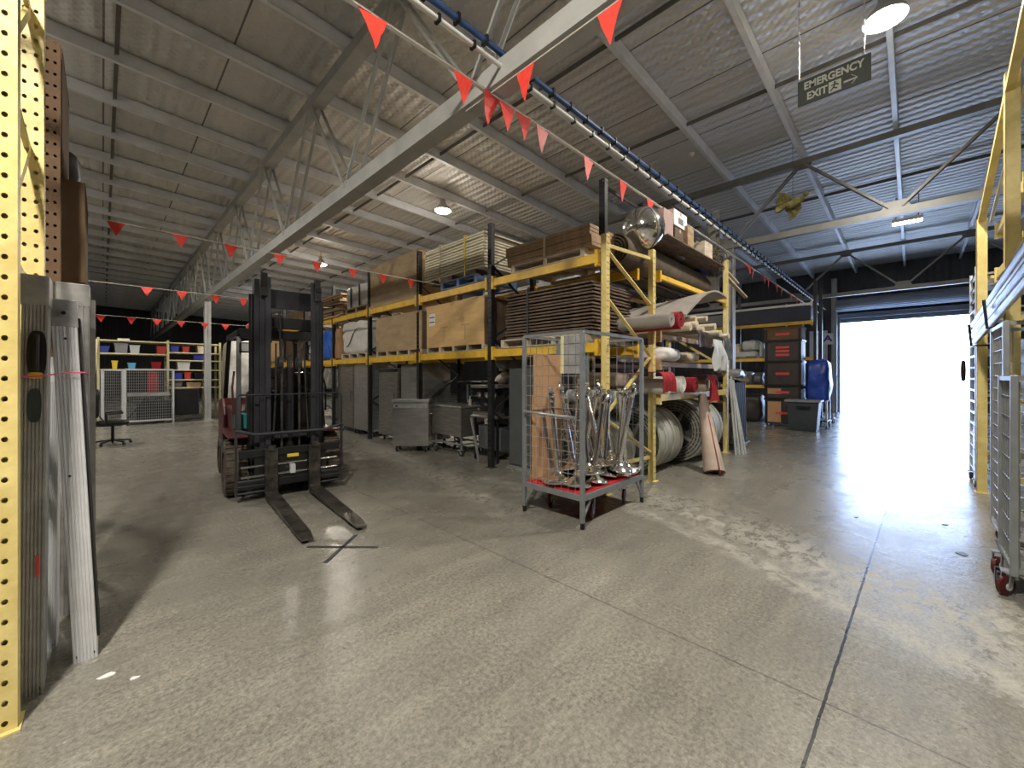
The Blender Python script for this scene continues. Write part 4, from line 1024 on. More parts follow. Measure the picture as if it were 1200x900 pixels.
drape('hanging_cloth', xy(812, 2.25), xy(826, 2.25), 2.2, 2.14, 1.93, 'blackcrate', 'black cloth hanging below the cream cloth rolls', .3, .03, 2)
drape('hanging_cloth', xy(843, 2.25), xy(850, 2.25), 2.2, 2.12, 1.78, 'slate', 'dark grey cloth hanging beside the pale bag', .3, .03, 12)
# top level: big brown roll, mirror ball, boxes
t = thing('carpet_roll', 'huge brown underlay roll lying across the top of the carpet rack', 'carpet roll', (6.5, 2.5, 2.98))
MB().roll((5.0, 2.96, 3.245), (8.3, 3.0, 3.235), .26, 5, .02, .05, n=20).build('underlay', 'browncarpet', t, world=True, smooth=True)
t = thing('carpet_roll', 'brown roll behind the huge underlay roll on the top level', 'carpet roll', (6.6, 3.3, 2.98)); MB().roll((5.75, 3.46, 3.22), (8.2, 3.5, 3.22), .21, 4, .02, .05).build('underlay', 'browncarpet', t, world=True, smooth=True)
cb = ony(754, 268, 2.75); RB = .30
t = thing('mirror_ball', 'big silver reflective ball on top of the yellow end frame', 'ball', (cb.x, cb.y, cb.z - RB))
mb = MB(); mb.lathe([(max(.002, RB * math.sin(PI * i / 18)), -RB * math.cos(PI * i / 18)) for i in range(19)], cb, (.15, -.2, 1), 32); mb.build('shell', 'mirror', t, world=True, smooth=True)
MB().lathe([(.03, .29), (.03, .33), (.012, .35)], cb, (.15, -.2, 1), 12).build('cap', 'chrome', t, world=True)
MB().lathe([(RB + .004, -.012), (RB + .004, .012)], cb, (.9, -.4, .25), 40, caps=False).build('seam_band', 'greybin', t, world=True)
def carton(px0, px1, Y, z0, h, m, label, dep=.3, rz=0):
    a, b = xy(px0, Y), xy(px1, Y); t = thing('carton', label, 'box', ((a + b) / 2, Y + dep / 2, z0), rz); hw = (b - a) / 2
    MB().box(-hw, hw, -dep / 2, dep / 2, 0, h).build('body', m, t, bevel=.004); MB().box(-hw * .12, hw * .12, -dep / 2 - .002, dep / 2 + .002, h - .06, h + .002).build('tape', 'beigecarpet', t)
    return t
solo(MB().box(5.68, 8.1, 2.48, 3.25, 3.507, 3.525), 'loading_board', 'boarddark', 'dark thin board laid over the huge underlay roll under the cartons', 'board')
carton(778, 789, 2.55, 3.525, .40, 'pink', 'dusty pink torn carton right of the silver ball', .35)
carton(791, 803, 2.57, 3.525, .245, 'boarddark', 'dark box under the white labelled carton', .3)
c = carton(790, 805, 2.55, 3.775, .24, 'paper', 'white carton with printed label on the rack top', .3)
MB().box(-.09, .09, -.155, -.152, .05, .14).build('print', 'greybin', c)
carton(806, 813, 2.5, 3.525, .32, 'pallet', 'small upright wooden box above the cable tangle', .2)
carton(826, 835, 2.5, 3.525, .26, 'palletpale', 'small square wooden box near the tall column', .2)
solo(MB().soft(xy(784, 2.9), xy(800, 2.9), 2.75, 3.1, 3.47, 3.82, .03, 4, 3, 8, 4), 'padded_bag', 'slate', 'grey-green padded bag behind the white carton', 'bag', smooth=True)
solo(MB().soft(xy(815, 2.9), xy(833, 2.9), 2.8, 3.3, 3.47, 3.86, .05, 4, 7, 8, 4), 'blanket_pile', 'bluebin', 'dark blue blanket heap on the rack top', 'cloth', smooth=True)
# cable tangle: one stuff object
mb = MB(); rnd = random.Random(11); xa, xb = xy(808, 2.7), xy(848, 2.7)
for i in range(46):
    c = Vector((rnd.uniform(xa, xb - .2), rnd.uniform(2.62, 2.85), 3.60 + rnd.uniform(0, .22))); r = rnd.uniform(.05, .15); ax = Vector((rnd.uniform(-1, 1), rnd.uniform(-1, 1), rnd.uniform(-1, 1))).normalized()
    u = ax.orthogonal().normalized(); v = ax.cross(u)
    mb.tube([c + u * (r * math.cos(k * PI / 5)) + v * (r * math.sin(k * PI / 5) * .8) for k in range(10)], .012, 5, closed=True)
o = solo(mb, 'cable_tangle', 'browncarpet', 'tangled heap of brown cables and straps on the rack top', 'cables', smooth=True); o['kind'] = 'stuff'
t = thing('timber_offcuts', 'pale timber slats poking from the cable heap', 'timber', (xb, 2.3, 3.1)); MB().bar((xb - .1, 2.6, 3.42), (xb + .75, 2.5, 3.14), .07, .03).build('slat', 'cream', t, world=True); MB().bar((xb - .3, 2.62, 3.6), (xb + .3, 2.52, 3.36), .05, .03).build('slat', 'palletpale', t, world=True)
# tall dark timber lengths near column
for i, (px, zt) in enumerate(((837, 4.55), (842, 4.75))):
    X = xy(px, 2.75); solo(MB().box(X - .04, X + .04, 2.75, 2.85, 3.0, zt).box(X - .04, X - .03, 2.72, 2.75, 3.0, zt), 'steel_length', 'truss_dark', ['shorter', 'taller'][i] + ' dark steel length standing on the rack top beside the column', 'steel section')
# pale poles & black trolley bag at (8.5,2.25)
rnd = random.Random(5)
for i in range(6):
    bx = 8.42 + .05 * i; by = 2.38 - .05 * (i % 3)
    m = MB(); m.cyl((bx, by, 0), (bx + rnd.uniform(-.06, .06), 2.5, 1.25 + rnd.uniform(0, .25)), .017, 8)
    solo(m, 'pale_pole', 'palebin', 'thin pale pole leaning in the bundle beside the spoked track roll', 'pole', 'pale poles leaning at the rack end', smooth=True)
t = thing('chair_trolley', 'dark trolley of folded black gear beside the pale poles', 'trolley', (9.2, 2.7, 0))
for k in range(7):
    x = 8.9 + .1 * k; MB().tube([(x, 2.5, .12), (x, 2.52, 1.35), (x, 2.75, 1.42), (x, 3.0, 1.35), (x, 3.02, .12)], .014, 6).build('folded_frame', 'black', t, world=True)
    MB().box(x - .012, x + .012, 2.56, 2.98, .75, 1.25).build('folded_seat', 'blackcrate', t, world=True)
MB().box(8.82, 9.6, 2.45, 3.05, .10, .13).build('deck', 'black', t, world=True)
for x in (8.9, 9.5):
    for y in (2.52, 2.98): castor(x, y, .1, .045, t)
solo(MB().soft(8.75, 9.6, 2.5, 3.0, 1.44, 1.62, .04, 5, 3, 10, 4), 'clear_bag', 'greywrap', 'clear plastic bag heap on the dark trolley', 'bag', smooth=True)

# ------------------------------------------------------------ far rack contents & crates by the door
ycol = lambda px, X=FX: onx(px, 440, X).y
bs = [(858, 868, 2.055, .5, 'cream', 'tan folded canvas on the far rack'), (869, 889, 2.3, .33, 'palebin', 'pale coiled bundle on the middle far shelf'), (860, 888, 2.055, .24, 'palebin', 'pale flat bundle under the coiled bundle'), (889, 896, 2.055, .5, 'palebin', 'pale roll heap next to the dark crates')]
for i, (pa, pb, z, h, m, lb) in enumerate(bs): solo(MB().soft(FX - .08, FX + .7, ycol(pb), ycol(pa), z, z + h, .04, 4, i, 10, 4), 'cloth_bundle', m, lb, 'cloth', smooth=True)
for i, (pa, pb, z, h, m, lb) in enumerate(((857, 880, 1.21, .42, 'greywrap', 'grey coil heap on the low far shelf'), (881, 895, 1.21, .38, 'slate', 'dark grey heap on the low far shelf'), (857, 893, 0, .9, 'blackcrate', 'black covered load on the floor under the far rack'))):
    solo(MB().soft(FX, FX + .8, ycol(pb), ycol(pa), z, z + h, .05, 3.5, i + 20, 10, 4), 'covered_heap', m, lb, 'heap', smooth=True)
solo(MB().box(FX - .02, FX + .9, 2.15, 4.25, 3.14, 3.58), 'blue_panel_box', 'navy', 'long dark blue box on top of the far rack', 'box', bevel=.01)
solo(MB().box(FX - .02, FX + .9, 4.5, 6.5, 3.14, 3.55), 'blue_panel_box', 'slate', 'long dark grey box on the far rack, left end', 'box', bevel=.01)
zs = [0, .83, 1.22, 1.92, 2.54, 2.92]; X0, X1 = 14.0, 14.62; Y0, Y1 = ycol(939, 14.0), ycol(896, 14.0)
names = ['bottom dark crate with brown front', 'shallow dark crate second from the bottom', 'middle dark crate with one red label', 'dark crate with three stacked red labels', 'topmost brownish crate']
for i in range(5):
    a, b = zs[i] + .004, zs[i + 1]
    t = thing('transport_crate', names[i] + ' in the stack near the roller door', 'crate', ((X0 + X1) / 2, (Y0 + Y1) / 2, a + (.0 if i else 0)))
    bs_ = .07 if i == 0 else 0
    MB().box(X0, X1, Y0, Y1, a + bs_, b - .03).build('body', 'blackcrate' if i != 4 else 'cardark', t, world=True, bevel=.01)
    MB().box(X0 - .02, X1 + .02, Y0 - .02, Y1 + .02, b - .06, b).build('rim', 'black' if i != 4 else 'cardark', t, world=True, bevel=.006)
    for y in (Y0 + .02, Y1 - .07): MB().box(X0 - .012, X0, y, y + .05, a + bs_, b - .06).build('corner_rib', 'black', t, world=True)
    for k in range(3 if i == 3 else 1):
        zc = (a + b) / 2 - .02 + (.11 * (k - 1) if i == 3 else 0); yc = (Y0 + Y1) / 2
        l = MB().box(X0 - .010, X0 - .001, yc - .17, yc + .17, zc - .035, zc + .035).build('red_label', 'redlabel', t, world=True)
    if i in (0, 1): MB().box(X0 - .006, X0, Y1 - .42, Y1 - .08, a + .12, b - .1).build('brown_patch', 'card', t, world=True)
    if i == 0:
        for x in (X0 + .05, X1 - .05):
            for y in (Y0 + .06, Y1 - .06): castor(x, y, .07, .032, t)
t = thing('lidded_tub', 'dark teal tub with pale grey lid standing in front of the crate stack', 'tub', (13.5, 2.1, 0))
m = MB(); m.prism([(1.82, .0), (2.42, .0), (2.48, .78), (1.76, .78)], 'x', 13.25, 13.75); m.build('body', 'tubdark', t, world=True, bevel=.01)
MB().box(13.2, 13.8, 1.72, 2.52, .78, .84).build('lid', 'greybin', t, world=True, bevel=.01)
MB().box(13.19, 13.25, 1.95, 2.25, .6, .68).build('handle', 'black', t, world=True)
t = thing('covered_trolley', 'trolley under a shiny deep blue cover beside the door', 'trolley', (14.5, 1.95, 0))
MB().soft(14.15, 14.9, 1.66, 2.2, .72, 1.95, .04, 3, 6, 14, 5).build('cover', 'bluecover', t, world=True, smooth=True)
for x in (14.2, 14.8):
    for y in (1.7, 2.1): MB().box(x, x + .04, y, y + .04, .1, .8).build('leg', 'galv', t, world=True); castor(x + .02, y + .02, .1, .045, t)
MB().box(14.2, 14.84, 1.7, 2.14, .2, .24).build('deck', 'black', t, world=True)
for i in range(2):
    x = 15.6 + i * .9; t = thing('hand_trolley', ['grey wire hand trolley nearest the blue cover', 'grey wire hand trolley against the door column'][i], 'trolley', (x, 1.95, 0))
    fr = MB()
    for yy in (1.75, 2.2): fr.tube([(x, yy, .14), (x + .05, yy, 1.5)], .016, 8)
    fr.tube([(x + .05, 1.75, 1.5), (x + .05, 2.2, 1.5)], .016, 8); fr.build('frame', 'galv', t, world=True)
    m = MB()
    for k in range(6): m.tube([(x + .03, 1.75, .3 + .2 * k), (x + .03, 2.2, .3 + .2 * k)], .008, 6)
    m.build('rungs', 'galv', t, world=True); MB().box(x - .4, x, 1.75, 2.2, .14, .16).build('deck', 'galv', t, world=True)
    for y in (1.8, 2.15): castor(x - .03, y, .14, .06, t); castor(x - .35, y, .14, .06, t)
# grey panel and sign A on the door wall
t = thing('wall_panel', 'pale grey panel on the wall left of the roller door', 'panel', (XW - .06, 2.9, .6)); MB().box(XW - .08, XW - .005, 2.5, 3.1, .6, 3.35).build('panel', 'panelgrey', t, world=True, bevel=.01); MB().box(XW - .09, XW - .08, 2.54, 3.06, .64, 3.31).build('door', 'panelgrey', t, world=True, bevel=.004)
a = onx(973, 398, XW - .4)
t = thing('letter_sign', 'small white sign with the letter A beside the roller door', 'sign', (XW - .42, 2.45, 2.75))
MB().box(XW - .43, XW - .42, 2.27, 2.62, 2.75, 3.2).build('sign_sheet', 'paper', t, world=True)
text_mb('A', .34, .002, ((0, -1, 0), (0, 0, 1), (-1, 0, 0)), (XW - .432, 2.445, 2.98), sx=1.2).build('letter', 'bluebin', t, world=True)
for (y, lb) in ((3.3, 'thin pale vertical pipe on the wall behind the crates, left one'), (3.9, 'thin pale vertical pipe on the wall behind the crates, right one')):
    solo(MB().cyl((XW - .15, y, 0), (XW - .15, y, 4.6), .025, 8), 'vertical_pipe', 'panelgrey', lb, 'pipe', smooth=True)

# ------------------------------------------------------------ roll cage with stanchions
def mesh_panel(p, du, dv, nu, nv, r, name, m, parent):
    """wire grid: origin p, edges du, dv"""
    p = Vector(p); du = Vector(du); dv = Vector(dv); mb = MB()
    for i in range(1, nu): a = p + du * (i / nu); mb.tube([a, a + dv], r, 5)
    for j in range(1, nv): a = p + dv * (j / nv); mb.tube([a, a + du], r, 5)
    return mb.build(name, m, parent, world=True)
kx0, kx1, ky0, ky1 = 3.29, 4.50, 2.29, 3.06; KZ = 1.93; DZK = .30
t = thing('roll_cage', 'grey wire roll cage filled with chrome barrier posts, in the middle of the floor', 'roll cage', (kx0, ky0, 0)); RC = t
for i, (x, y) in enumerate(((kx0, ky0), (kx1, ky0), (kx0, ky1), (kx1, ky1))):
    MB().box(x - .02, x + .02, y - .02, y + .02, .06, KZ).build('corner_post', 'cage', t, world=True, bevel=.004)
for (p, q) in (((kx0, ky0, KZ), (kx1, ky0, KZ)), ((kx0, ky1, KZ), (kx1, ky1, KZ)), ((kx0, ky0, KZ), (kx0, ky1, KZ)), ((kx1, ky0, KZ), (kx1, ky1, KZ))):
    MB().bar(p, q, .03, .03).build('top_rail', 'cage', t, world=True)
for (p, q) in (((kx0, ky0, DZK), (kx1, ky0, DZK)), ((kx0, ky1, DZK), (kx1, ky1, DZK)), ((kx0, ky0, DZK), (kx0, ky1, DZK)), ((kx1, ky0, DZK), (kx1, ky1, DZK))):
    MB().bar(p, q, .035, .055).build('base_rail', 'cage', t, world=True)
MB().box(kx0 + .02, kx1 - .02, ky0 + .02, ky1 - .02, DZK + .0, DZK + .04).build('red_deck', 'bred', t, world=True)
mesh_panel((kx0, ky0, DZK), (0, ky1 - ky0, 0), (0, 0, KZ - DZK), 9, 15, .0026, 'mesh_side', 'galv', t)
mesh_panel((kx1, ky0, DZK), (0, ky1 - ky0, 0), (0, 0, KZ - DZK), 7, 8, .0035, 'mesh_side', 'galv', t)
mesh_panel((kx0, ky1, DZK), (kx1 - kx0, 0, 0), (0, 0, KZ - DZK), 12, 15, .0026, 'mesh_side', 'galv', t)
MB().box((kx0 + kx1) / 2 - .02, (kx0 + kx1) / 2 + .02, ky1 - .02, ky1 + .02, DZK, KZ).build('middle_post', 'cage', t, world=True)
MB().tube([(kx0, ky0 + .1, 1.08), (kx0 - .06, ky0 + .12, 1.09), (kx0 - .08, (ky0 + ky1) / 2, 1.1), (kx0 - .06, ky1 - .05, 1.11), (kx0 + .0, ky1, 1.11)], .014, 8).build('push_handle', 'galv', t, world=True, smooth=True)
MB().box(kx0 + .005, kx0 + .03, ky0 + .03, ky0 + .27, 1.52, KZ - .03).build('placard', 'aludull', t, world=True); MB().box(kx0 - .0, kx0 + .005, ky0 + .23, ky0 + .27, 1.52, KZ - .03).build('placard_edge', 'shelfyellow', t, world=True)
for (x, y, sx, sy) in ((kx0, ky0, 1, 0), (kx1, ky0, -1, 0), (kx0, ky1, 0, -1)):
    MB().bar((x, y, .08), (x + sx * .14, y + sy * .14, DZK - .02), .02, .02).build('foot_brace', 'cage', t, world=True)
    MB().cyl((x, y, .0), (x, y, .06), .022, 10).build('foot', 'black', t, world=True)
for (x, y) in ((kx0 + .32, ky0 + .1), (kx1 - .2, ky0 + .12), (kx0 + .32, ky1 - .1), (kx1 - .2, ky1 - .1)): castor(x, y, DZK - .03, .085, t, 'red', hub='alu2', rot=.4)
MB().cyl((kx1, ky1, 0), (kx1, ky1, .06), .022, 10).build('foot', 'black', t, world=True)
tt = thing('cardboard_sheet', 'tall brown cardboard sheet standing inside the roll cage', 'cardboard', (3.5, 2.95, DZK + .04))
MB().box(3.35, 3.85, 2.99, 3.01, DZK + .045, 1.28).build('lower_sheet', 'card', tt, world=True); MB().box(3.35, 3.85, 2.975, 2.988, 1.12, 1.74).build('upper_sheet', 'card', tt, world=True)
# stanchions
def stanchion_proto():
    t = thing('barrier_post', 'chrome barrier post with a domed base standing tilted in the roll cage', 'barrier post', (0, 0, 0), 0, 'chrome barrier posts in the roll cage')
    MB().lathe([(.165, 0), (.167, .012), (.15, .03), (.09, .055), (.045, .085), (.03, .11)], n=28).build('base', 'chrome', t, smooth=True)
    MB().lathe([(.027, .10), (.027, .86)], n=14).build('pole', 'chrome', t, smooth=True)
    MB().lathe([(.030, .84), (.034, .86), (.034, .93), (.03, .95), (.018, .955), (.018, .97), (.026, .985), (.02, 1.0)], n=16).build('head', 'chrome', t, smooth=True)
    MB().box(-.05, .05, -.012, .012, .89, .91).build('belt_clip', 'aludull', t)
    return t
sp = stanchion_proto(); rnd = random.Random(4); first = True
places = [(3.47, 2.50, .0, .10), (3.52, 2.85, .08, -.12), (3.75, 2.47, -.10, .05), (3.78, 2.78, .16, .12), (3.99, 2.50, .2, .02), (4.02, 2.84, -.14, -.1), (4.26, 2.47, .05, .06), (4.3, 2.8, -.18, .05), (3.64, 2.64, -.2, -.02), (3.9, 2.66, .24, -.08), (4.14, 2.66, -.06, .14), (3.58, 2.42, .10, .04), (3.42, 2.68, .06, -.05), (4.08, 2.94, .02, .1), (3.86, 2.42, .26, .02), (4.40, 2.44, -.1, .1), (4.16, 2.40, .12, -.03), (4.36, 2.62, -.16, -.06)]
for i, (x, y, a, b) in enumerate(places):
    o = sp if first else clone(sp); first = False
    o.location = (x, y, DZK + .045 + (.03 + .05 * (i % 3) if i > 7 else 0.016)); o.rotation_euler = (b * 1.35, a * 1.35, rnd.uniform(0, 6))
# ------------------------------------------------------------ forklift
t = thing('forklift', 'black and dark red forklift with tall charcoal mast and lowered forks', 'forklift', (1.66, 5.42, 0), math.radians(-5)); FK = t
def F(mb, name, m, parent=None, **k): return mb.build(name, m, parent or FK, **k)
# forks
for fx in (-.235, .245):
    m = MB(); y0 = .02; w = .068
    prof = [(y0 + .05, .04), (y0 + .05, .62), (y0, .62), (y0, .105), (-.06, .095), (-.55, .085), (-1.45, .055), (-1.62, .042), (-1.62, .03), (-.5, .03), (-.05, .032)]
    m.prism(prof, 'x', fx - w, fx + w)
    for v in m.v:
        if v.y < -1.5: v.x = fx + (v.x - fx) * .72
    F(m, 'fork', 'fork', bevel=.006)
    F(MB().box(fx - .04, fx + .04, -.005, .10, .60, .66), 'fork_hook', 'fork')
# carriage
for z in (.16, .53): F(MB().box(-.56, .56, .075, .125, z, z + .09), 'carriage_bar', 'black', bevel=.005)
for z in (.30, .42): F(MB().cyl((-.54, .10, z), (.54, .10, z), .016, 10), 'side_shift_rod', 'chrome', smooth=True)
F(MB().box(-.40, .40, .10, .14, .23, .54), 'carriage_plate', 'black'); F(MB().box(-.03, .03, .05, .10, .29, .40), 'shift_clamp', 'palebin', bevel=.004); F(MB().box(-.06, .07, .06, .085, .49, .53), 'yellow_plate', 'yell', bevel=.006)
F(MB().cyl((-.07, .12, .36), (-.02, .12, .36), .03, 12), 'shift_cylinder', 'mast', smooth=True)
# load backrest frame
bf = MB(); bf.box(-.60, -.575, .06, .09, .10, .86); bf.box(.575, .60, .06, .09, .10, .86); F(bf, 'side_guard_bars', 'mast')
F(MB().tube([(-.59, .075, .86), (-.4, .075, .80), (.4, .075, .80), (.59, .075, .86)], .02, 8), 'backrest_rail', 'mast', smooth=True)
F(MB().tube([(-.59, .075, .84), (-.59, .075, 1.22), (-.56, .075, 1.27), (.56, .075, 1.27), (.59, .075, 1.22), (.59, .075, .84)], .011, 6), 'backrest_wire', 'mast')
for x in (-.3, .0, .3): F(MB().tube([(x, .075, .82), (x, .075, 1.27)], .007, 6), 'backrest_wire', 'mast')
for z in (.12, .20, .26): F(MB().cyl((-.58, .085, z), (-.26, .085, z), .012, 8).cyl((.29, .085, z), (.58, .085, z), .012, 8), 'lower_bar', 'mast')
# mast: outer + inner channels
MZ = 2.72
for s in (-1, 1):
    x = s * .375
    o = MB(); o.box(x - .008, x + .008, .24, .40, .12, MZ - .04); o.box(x - s * .06 - .0, x, .24, .255, .12, MZ - .04) if s > 0 else o.box(x, x + .06, .24, .255, .12, MZ - .04)
    o.box(min(x, x - s * .06), max(x, x - s * .06), .385, .40, .12, MZ - .04); F(o, 'outer_rail', 'mast', bevel=.003)
    xi = s * .325
    o = MB(); o.box(xi - .008, xi + .008, .17, .33, .10, MZ); o.box(min(xi, xi - s * .055), max(xi, xi - s * .055), .17, .185, .10, MZ); o.box(min(xi, xi - s * .055), max(xi, xi - s * .055), .315, .33, .10, MZ); F(o, 'inner_rail', 'mast', bevel=.003)
    x3 = s * .275
    o = MB(); o.box(x3 - .008, x3 + .008, .13, .27, .08, MZ - .02); o.box(min(x3, x3 - s * .05), max(x3, x3 - s * .05), .13, .145, .08, MZ - .02); F(o, 'third_rail', 'mast', bevel=.003)
    F(MB().cyl((s * .40, .33, .14), (s * .40, .33, 2.5), .03, 12), 'lift_cylinder', 'black', smooth=True)
    F(MB().cyl((s * .34, .14, MZ - .12), (s * .28, .14, MZ - .12), .05, 14), 'top_roller', 'black', smooth=True)
    F(MB().box(s * .30 - .035, s * .30 + .035, .10, .14, MZ - .26, MZ + .02), 'mast_cap', 'black', bevel=.006)
    F(MB().box(s * .10 - .012, s * .10 + .012, .18, .20, .5, 1.95), 'lift_chain', 'fork')
    F(MB().tube([(s * .16, .2, 1.9), (s * .17, .16, 1.3), (s * .2, .15, .7)], .011, 6), 'hydraulic_hose', 'rubber', smooth=True)
F(MB().box(-.33, .33, .33, .40, 2.10, 2.24), 'mast_crossmember', 'black', bevel=.006)
F(MB().box(-.37, .37, .38, .42, MZ - .36, MZ - .12), 'mast_crossmember', 'mast', bevel=.006)
F(MB().box(-.37, .37, .36, .42, .35, .5), 'mast_crossmember', 'black', bevel=.006)
F(MB().box(-.30, .30, .2, .26, .72, .80), 'mast_crossmember', 'mast', bevel=.004)
F(MB().cyl((0, .24, .15), (0, .24, 1.60), .05, 14), 'free_lift_cylinder', 'black', smooth=True); F(MB().cyl((0, .24, 1.60), (0, .24, 1.70), .03, 12), 'cylinder_rod', 'chrome', smooth=True)
for s in (-1, 1): F(MB().cyl((s * .13, .24, 1.66), (s * .08, .24, 1.66), .08, 18), 'chain_pulley', 'mast', smooth=True)
F(MB().tube([(-.22, .18, 1.9), (-.22, .16, 2.25), (-.12, .2, 2.3), (-.11, .2, 1.7)], .012, 6), 'hydraulic_hose', 'rubber', smooth=True)
# wheels
def tyre(x, y, r, w, m, tread=True):
    a = MB(); a.lathe([(r * .58, -w / 2), (r * .93, -w / 2), (r, -w * .36), (r, w * .36), (r * .93, w / 2), (r * .58, w / 2), (r * .58, -w / 2)], (x, y, r), (1, 0, 0), 36, caps=False); o = a.build('tyre', m, FK, smooth=True)
    if tread:
        b = MB()
        for k in range(26):
            an = 2 * PI * k / 26; c = Vector((x, y + math.cos(an) * (r + .003), r + math.sin(an) * (r + .003))); tg = Vector((0, -math.sin(an), math.cos(an)))
            if c.z < .02: continue
            b.bar(c - Vector((w * .47, 0, 0)), c + Vector((w * .47, 0, 0)), .045, .018, (0, math.cos(an), math.sin(an)))
        b.build('tread', m, o)
    h = MB(); h.lathe([(.01, -w * .5), (r * .4, -w * .46), (r * .57, -w * .3), (r * .57, w * .3), (r * .4, w * .46), (.01, w * .5)], (x, y, r), (1, 0, 0), 24); h.build('wheel_hub', 'red', o, smooth=True)
for s in (-1, 1): tyre(s * .55, .62, .345, .22, 'tyre')
for s in (-1, 1): tyre(s * .50, 2.12, .27, .18, 'rubber', False)
# chassis
m = MB(); m.prism([(.98, .18), (1.9, .18), (1.9, .30), (1.75, .60), (2.35, .60), (2.35, .72), (1.15, .72), (1.05, .52), (.98, .52)], 'x', -.56, .56); F(m, 'chassis', 'red', bevel=.01)
m = MB(); m.prism([(.40, .35), (.98, .35), (.98, .52), (1.08, .74), (.40, .78)], 'x', -.44, .44); F(m, 'front_cowl', 'black', bevel=.01)
for s in (-1, 1):
    m = MB(); m.prism([(.26, .70), (.98, .74), (1.02, .60), (.94, .72), (.8, .76), (.45, .76), (.3, .72)], 'x', min(s * .44, s * .62), max(s * .44, s * .62))
    m = MB(); m.box(min(s * .44, s * .64), max(s * .44, s * .64), .30, .98, .74, .77); m.box(min(s * .44, s * .64), max(s * .44, s * .64), .95, .99, .40, .77); F(m, 'fender', 'red', bevel=.008)
m = MB(); m.prism([(1.9, .35), (2.55, .30), (2.72, .45), (2.72, .95), (2.6, 1.12), (2.2, 1.15), (2.0, 1.02), (1.9, .9)], 'x', -.55, .55); F(m, 'counterweight', 'red', bevel=.03)
m = MB(); m.prism([(1.15, .72), (2.1, .72), (2.1, 1.05), (1.2, 1.0)], 'x', -.50, .50); F(m, 'engine_cover', 'red', bevel=.02)
F(MB().soft(-.24, .24, 1.35, 1.85, 1.02, 1.16, .01, 4, 1, 8, 4), 'seat', 'rubber', smooth=True); F(MB().soft(-.23, .23, 1.78, 1.92, 1.14, 1.62, .01, 4, 2, 8, 4), 'seat_back', 'rubber', smooth=True)
m = MB(); m.prism([(.62, .74), (.95, .74), (.92, 1.05), (.82, 1.28), (.66, 1.30)], 'x', -.40, .40); F(m, 'dashboard', 'black', bevel=.015)
c = Vector((-.05, 1.12, 1.32)); u = Vector((1, 0, 0)); v = Vector((0, .5, .85)).normalized()
F(MB().tube([c + u * (.18 * math.cos(k * PI / 10)) + v * (.18 * math.sin(k * PI / 10)) for k in range(20)], .014, 8, closed=True).bar(c - u * .17, c + u * .17, .03, .012).bar((c.x, c.y, c.z), (c.x, .86, 1.15), .03), 'steering_wheel', 'black', smooth=True)
for k in range(3): F(MB().cyl((.22 + .07 * k, .86, 1.25), (.22 + .07 * k, .93, 1.42), .007, 6).cyl((.22 + .07 * k, .93, 1.42), (.22 + .07 * k, .945, 1.46), .018, 10), 'control_lever', 'black')
F(MB().box(-.52, -.38, .75, .95, .80, 1.0), 'teal_box', 'teal', bevel=.01)
# overhead guard
G = 2.06
for s in (-1, 1):
    F(MB().bar((s * .50, .62, .78), (s * .47, .88, G), .055, .07), 'guard_pillar', 'black', bevel=.006); F(MB().bar((s * .50, 2.30, 1.0), (s * .46, 2.10, G), .055, .07), 'guard_pillar', 'black', bevel=.006)
    F(MB().bar((s * .47, .80, G), (s * .46, 2.16, G + .02), .06, .07), 'guard_side_rail', 'black', bevel=.006)
    F(MB().tube([(s * .55, .66, 1.0), (s * .56, .70, 1.35), (s * .53, .80, 1.55)], .012, 8), 'grab_handle', 'red' if s < 0 else 'black', smooth=True)
for k in range(8): F(MB().bar((-.46, .86 + .18 * k, G + .03), (.46, .86 + .18 * k, G + .03), .035, .03), 'guard_bar', 'black')
F(MB().box(-.47, .47, .78, .86, G - .06, G + .06), 'guard_front_bar', 'black', bevel=.01)
F(MB().box(-.46, .46, .90, 2.1, G + .045, G + .055), 'guard_roof_sheet', 'black')
for s in (-1, 1):
    h = F(MB().box(s * .40 - .08, s * .40 + .08, .70, .80, 1.80, 1.93), 'work_light', 'black', bevel=.01); F(MB().box(s * .40 - .06, s * .40 + .06, .692, .70, 1.815, 1.915), 'light_lens', 'palebin', parent=h)
F(MB().lathe([(.05, 0), (.05, .08), (.03, .11), (.01, .12)], (-.3, 1.2, G + .06), n=14), 'beacon', 'redlabel', smooth=True)
F(MB().soft(.02, .3, .5, .75, 1.30, 1.55, .02, 5, 4, 6, 4), 'instrument_hood', 'black', smooth=True)

# floor cross
def gstrip(mb, a, b, w, h=.003):
    p, q = gz(*a), gz(*b); mb.bar((p.x, p.y, .0018), (q.x, q.y, .0018), w, h)
t = thing('floor_mark', 'dark tape cross stuck on the floor in front of the fork tips', 'floor mark', tuple(gz(400, 642)))
for (a, b) in (((360, 641), (443, 641.5)), ((381, 660), (417, 627))): m = MB(); gstrip(m, a, b, .035); m.build('tape_strip', 'ink', t, world=True)
# debris
rnd = random.Random(9)
for (px, py, lb, m, s) in ((126, 792, 'white paint flake on the floor in front of the leaning planks', 'paper', .03), (158, 795, 'smaller white flake right of the larger one near the planks', 'paper', .018), (1128, 649, 'dark splinter on the floor before the right cages', 'black', .05), (1108, 615, 'small dark scrap on the glossy floor toward the door', 'black', .03), (1003, 606, 'tiny dark scrap left of the floor joint', 'black', .025)):
    p = gz(px, py); n = 7; poly = [(p.x + s * rnd.uniform(.5, 1.6) * math.cos(2 * PI * k / n), p.y + s * rnd.uniform(.3, 1) * math.sin(2 * PI * k / n)) for k in range(n)]
    solo(MB().prism(poly, 'z', 0, .004), 'floor_scrap', m, lb, 'scrap')

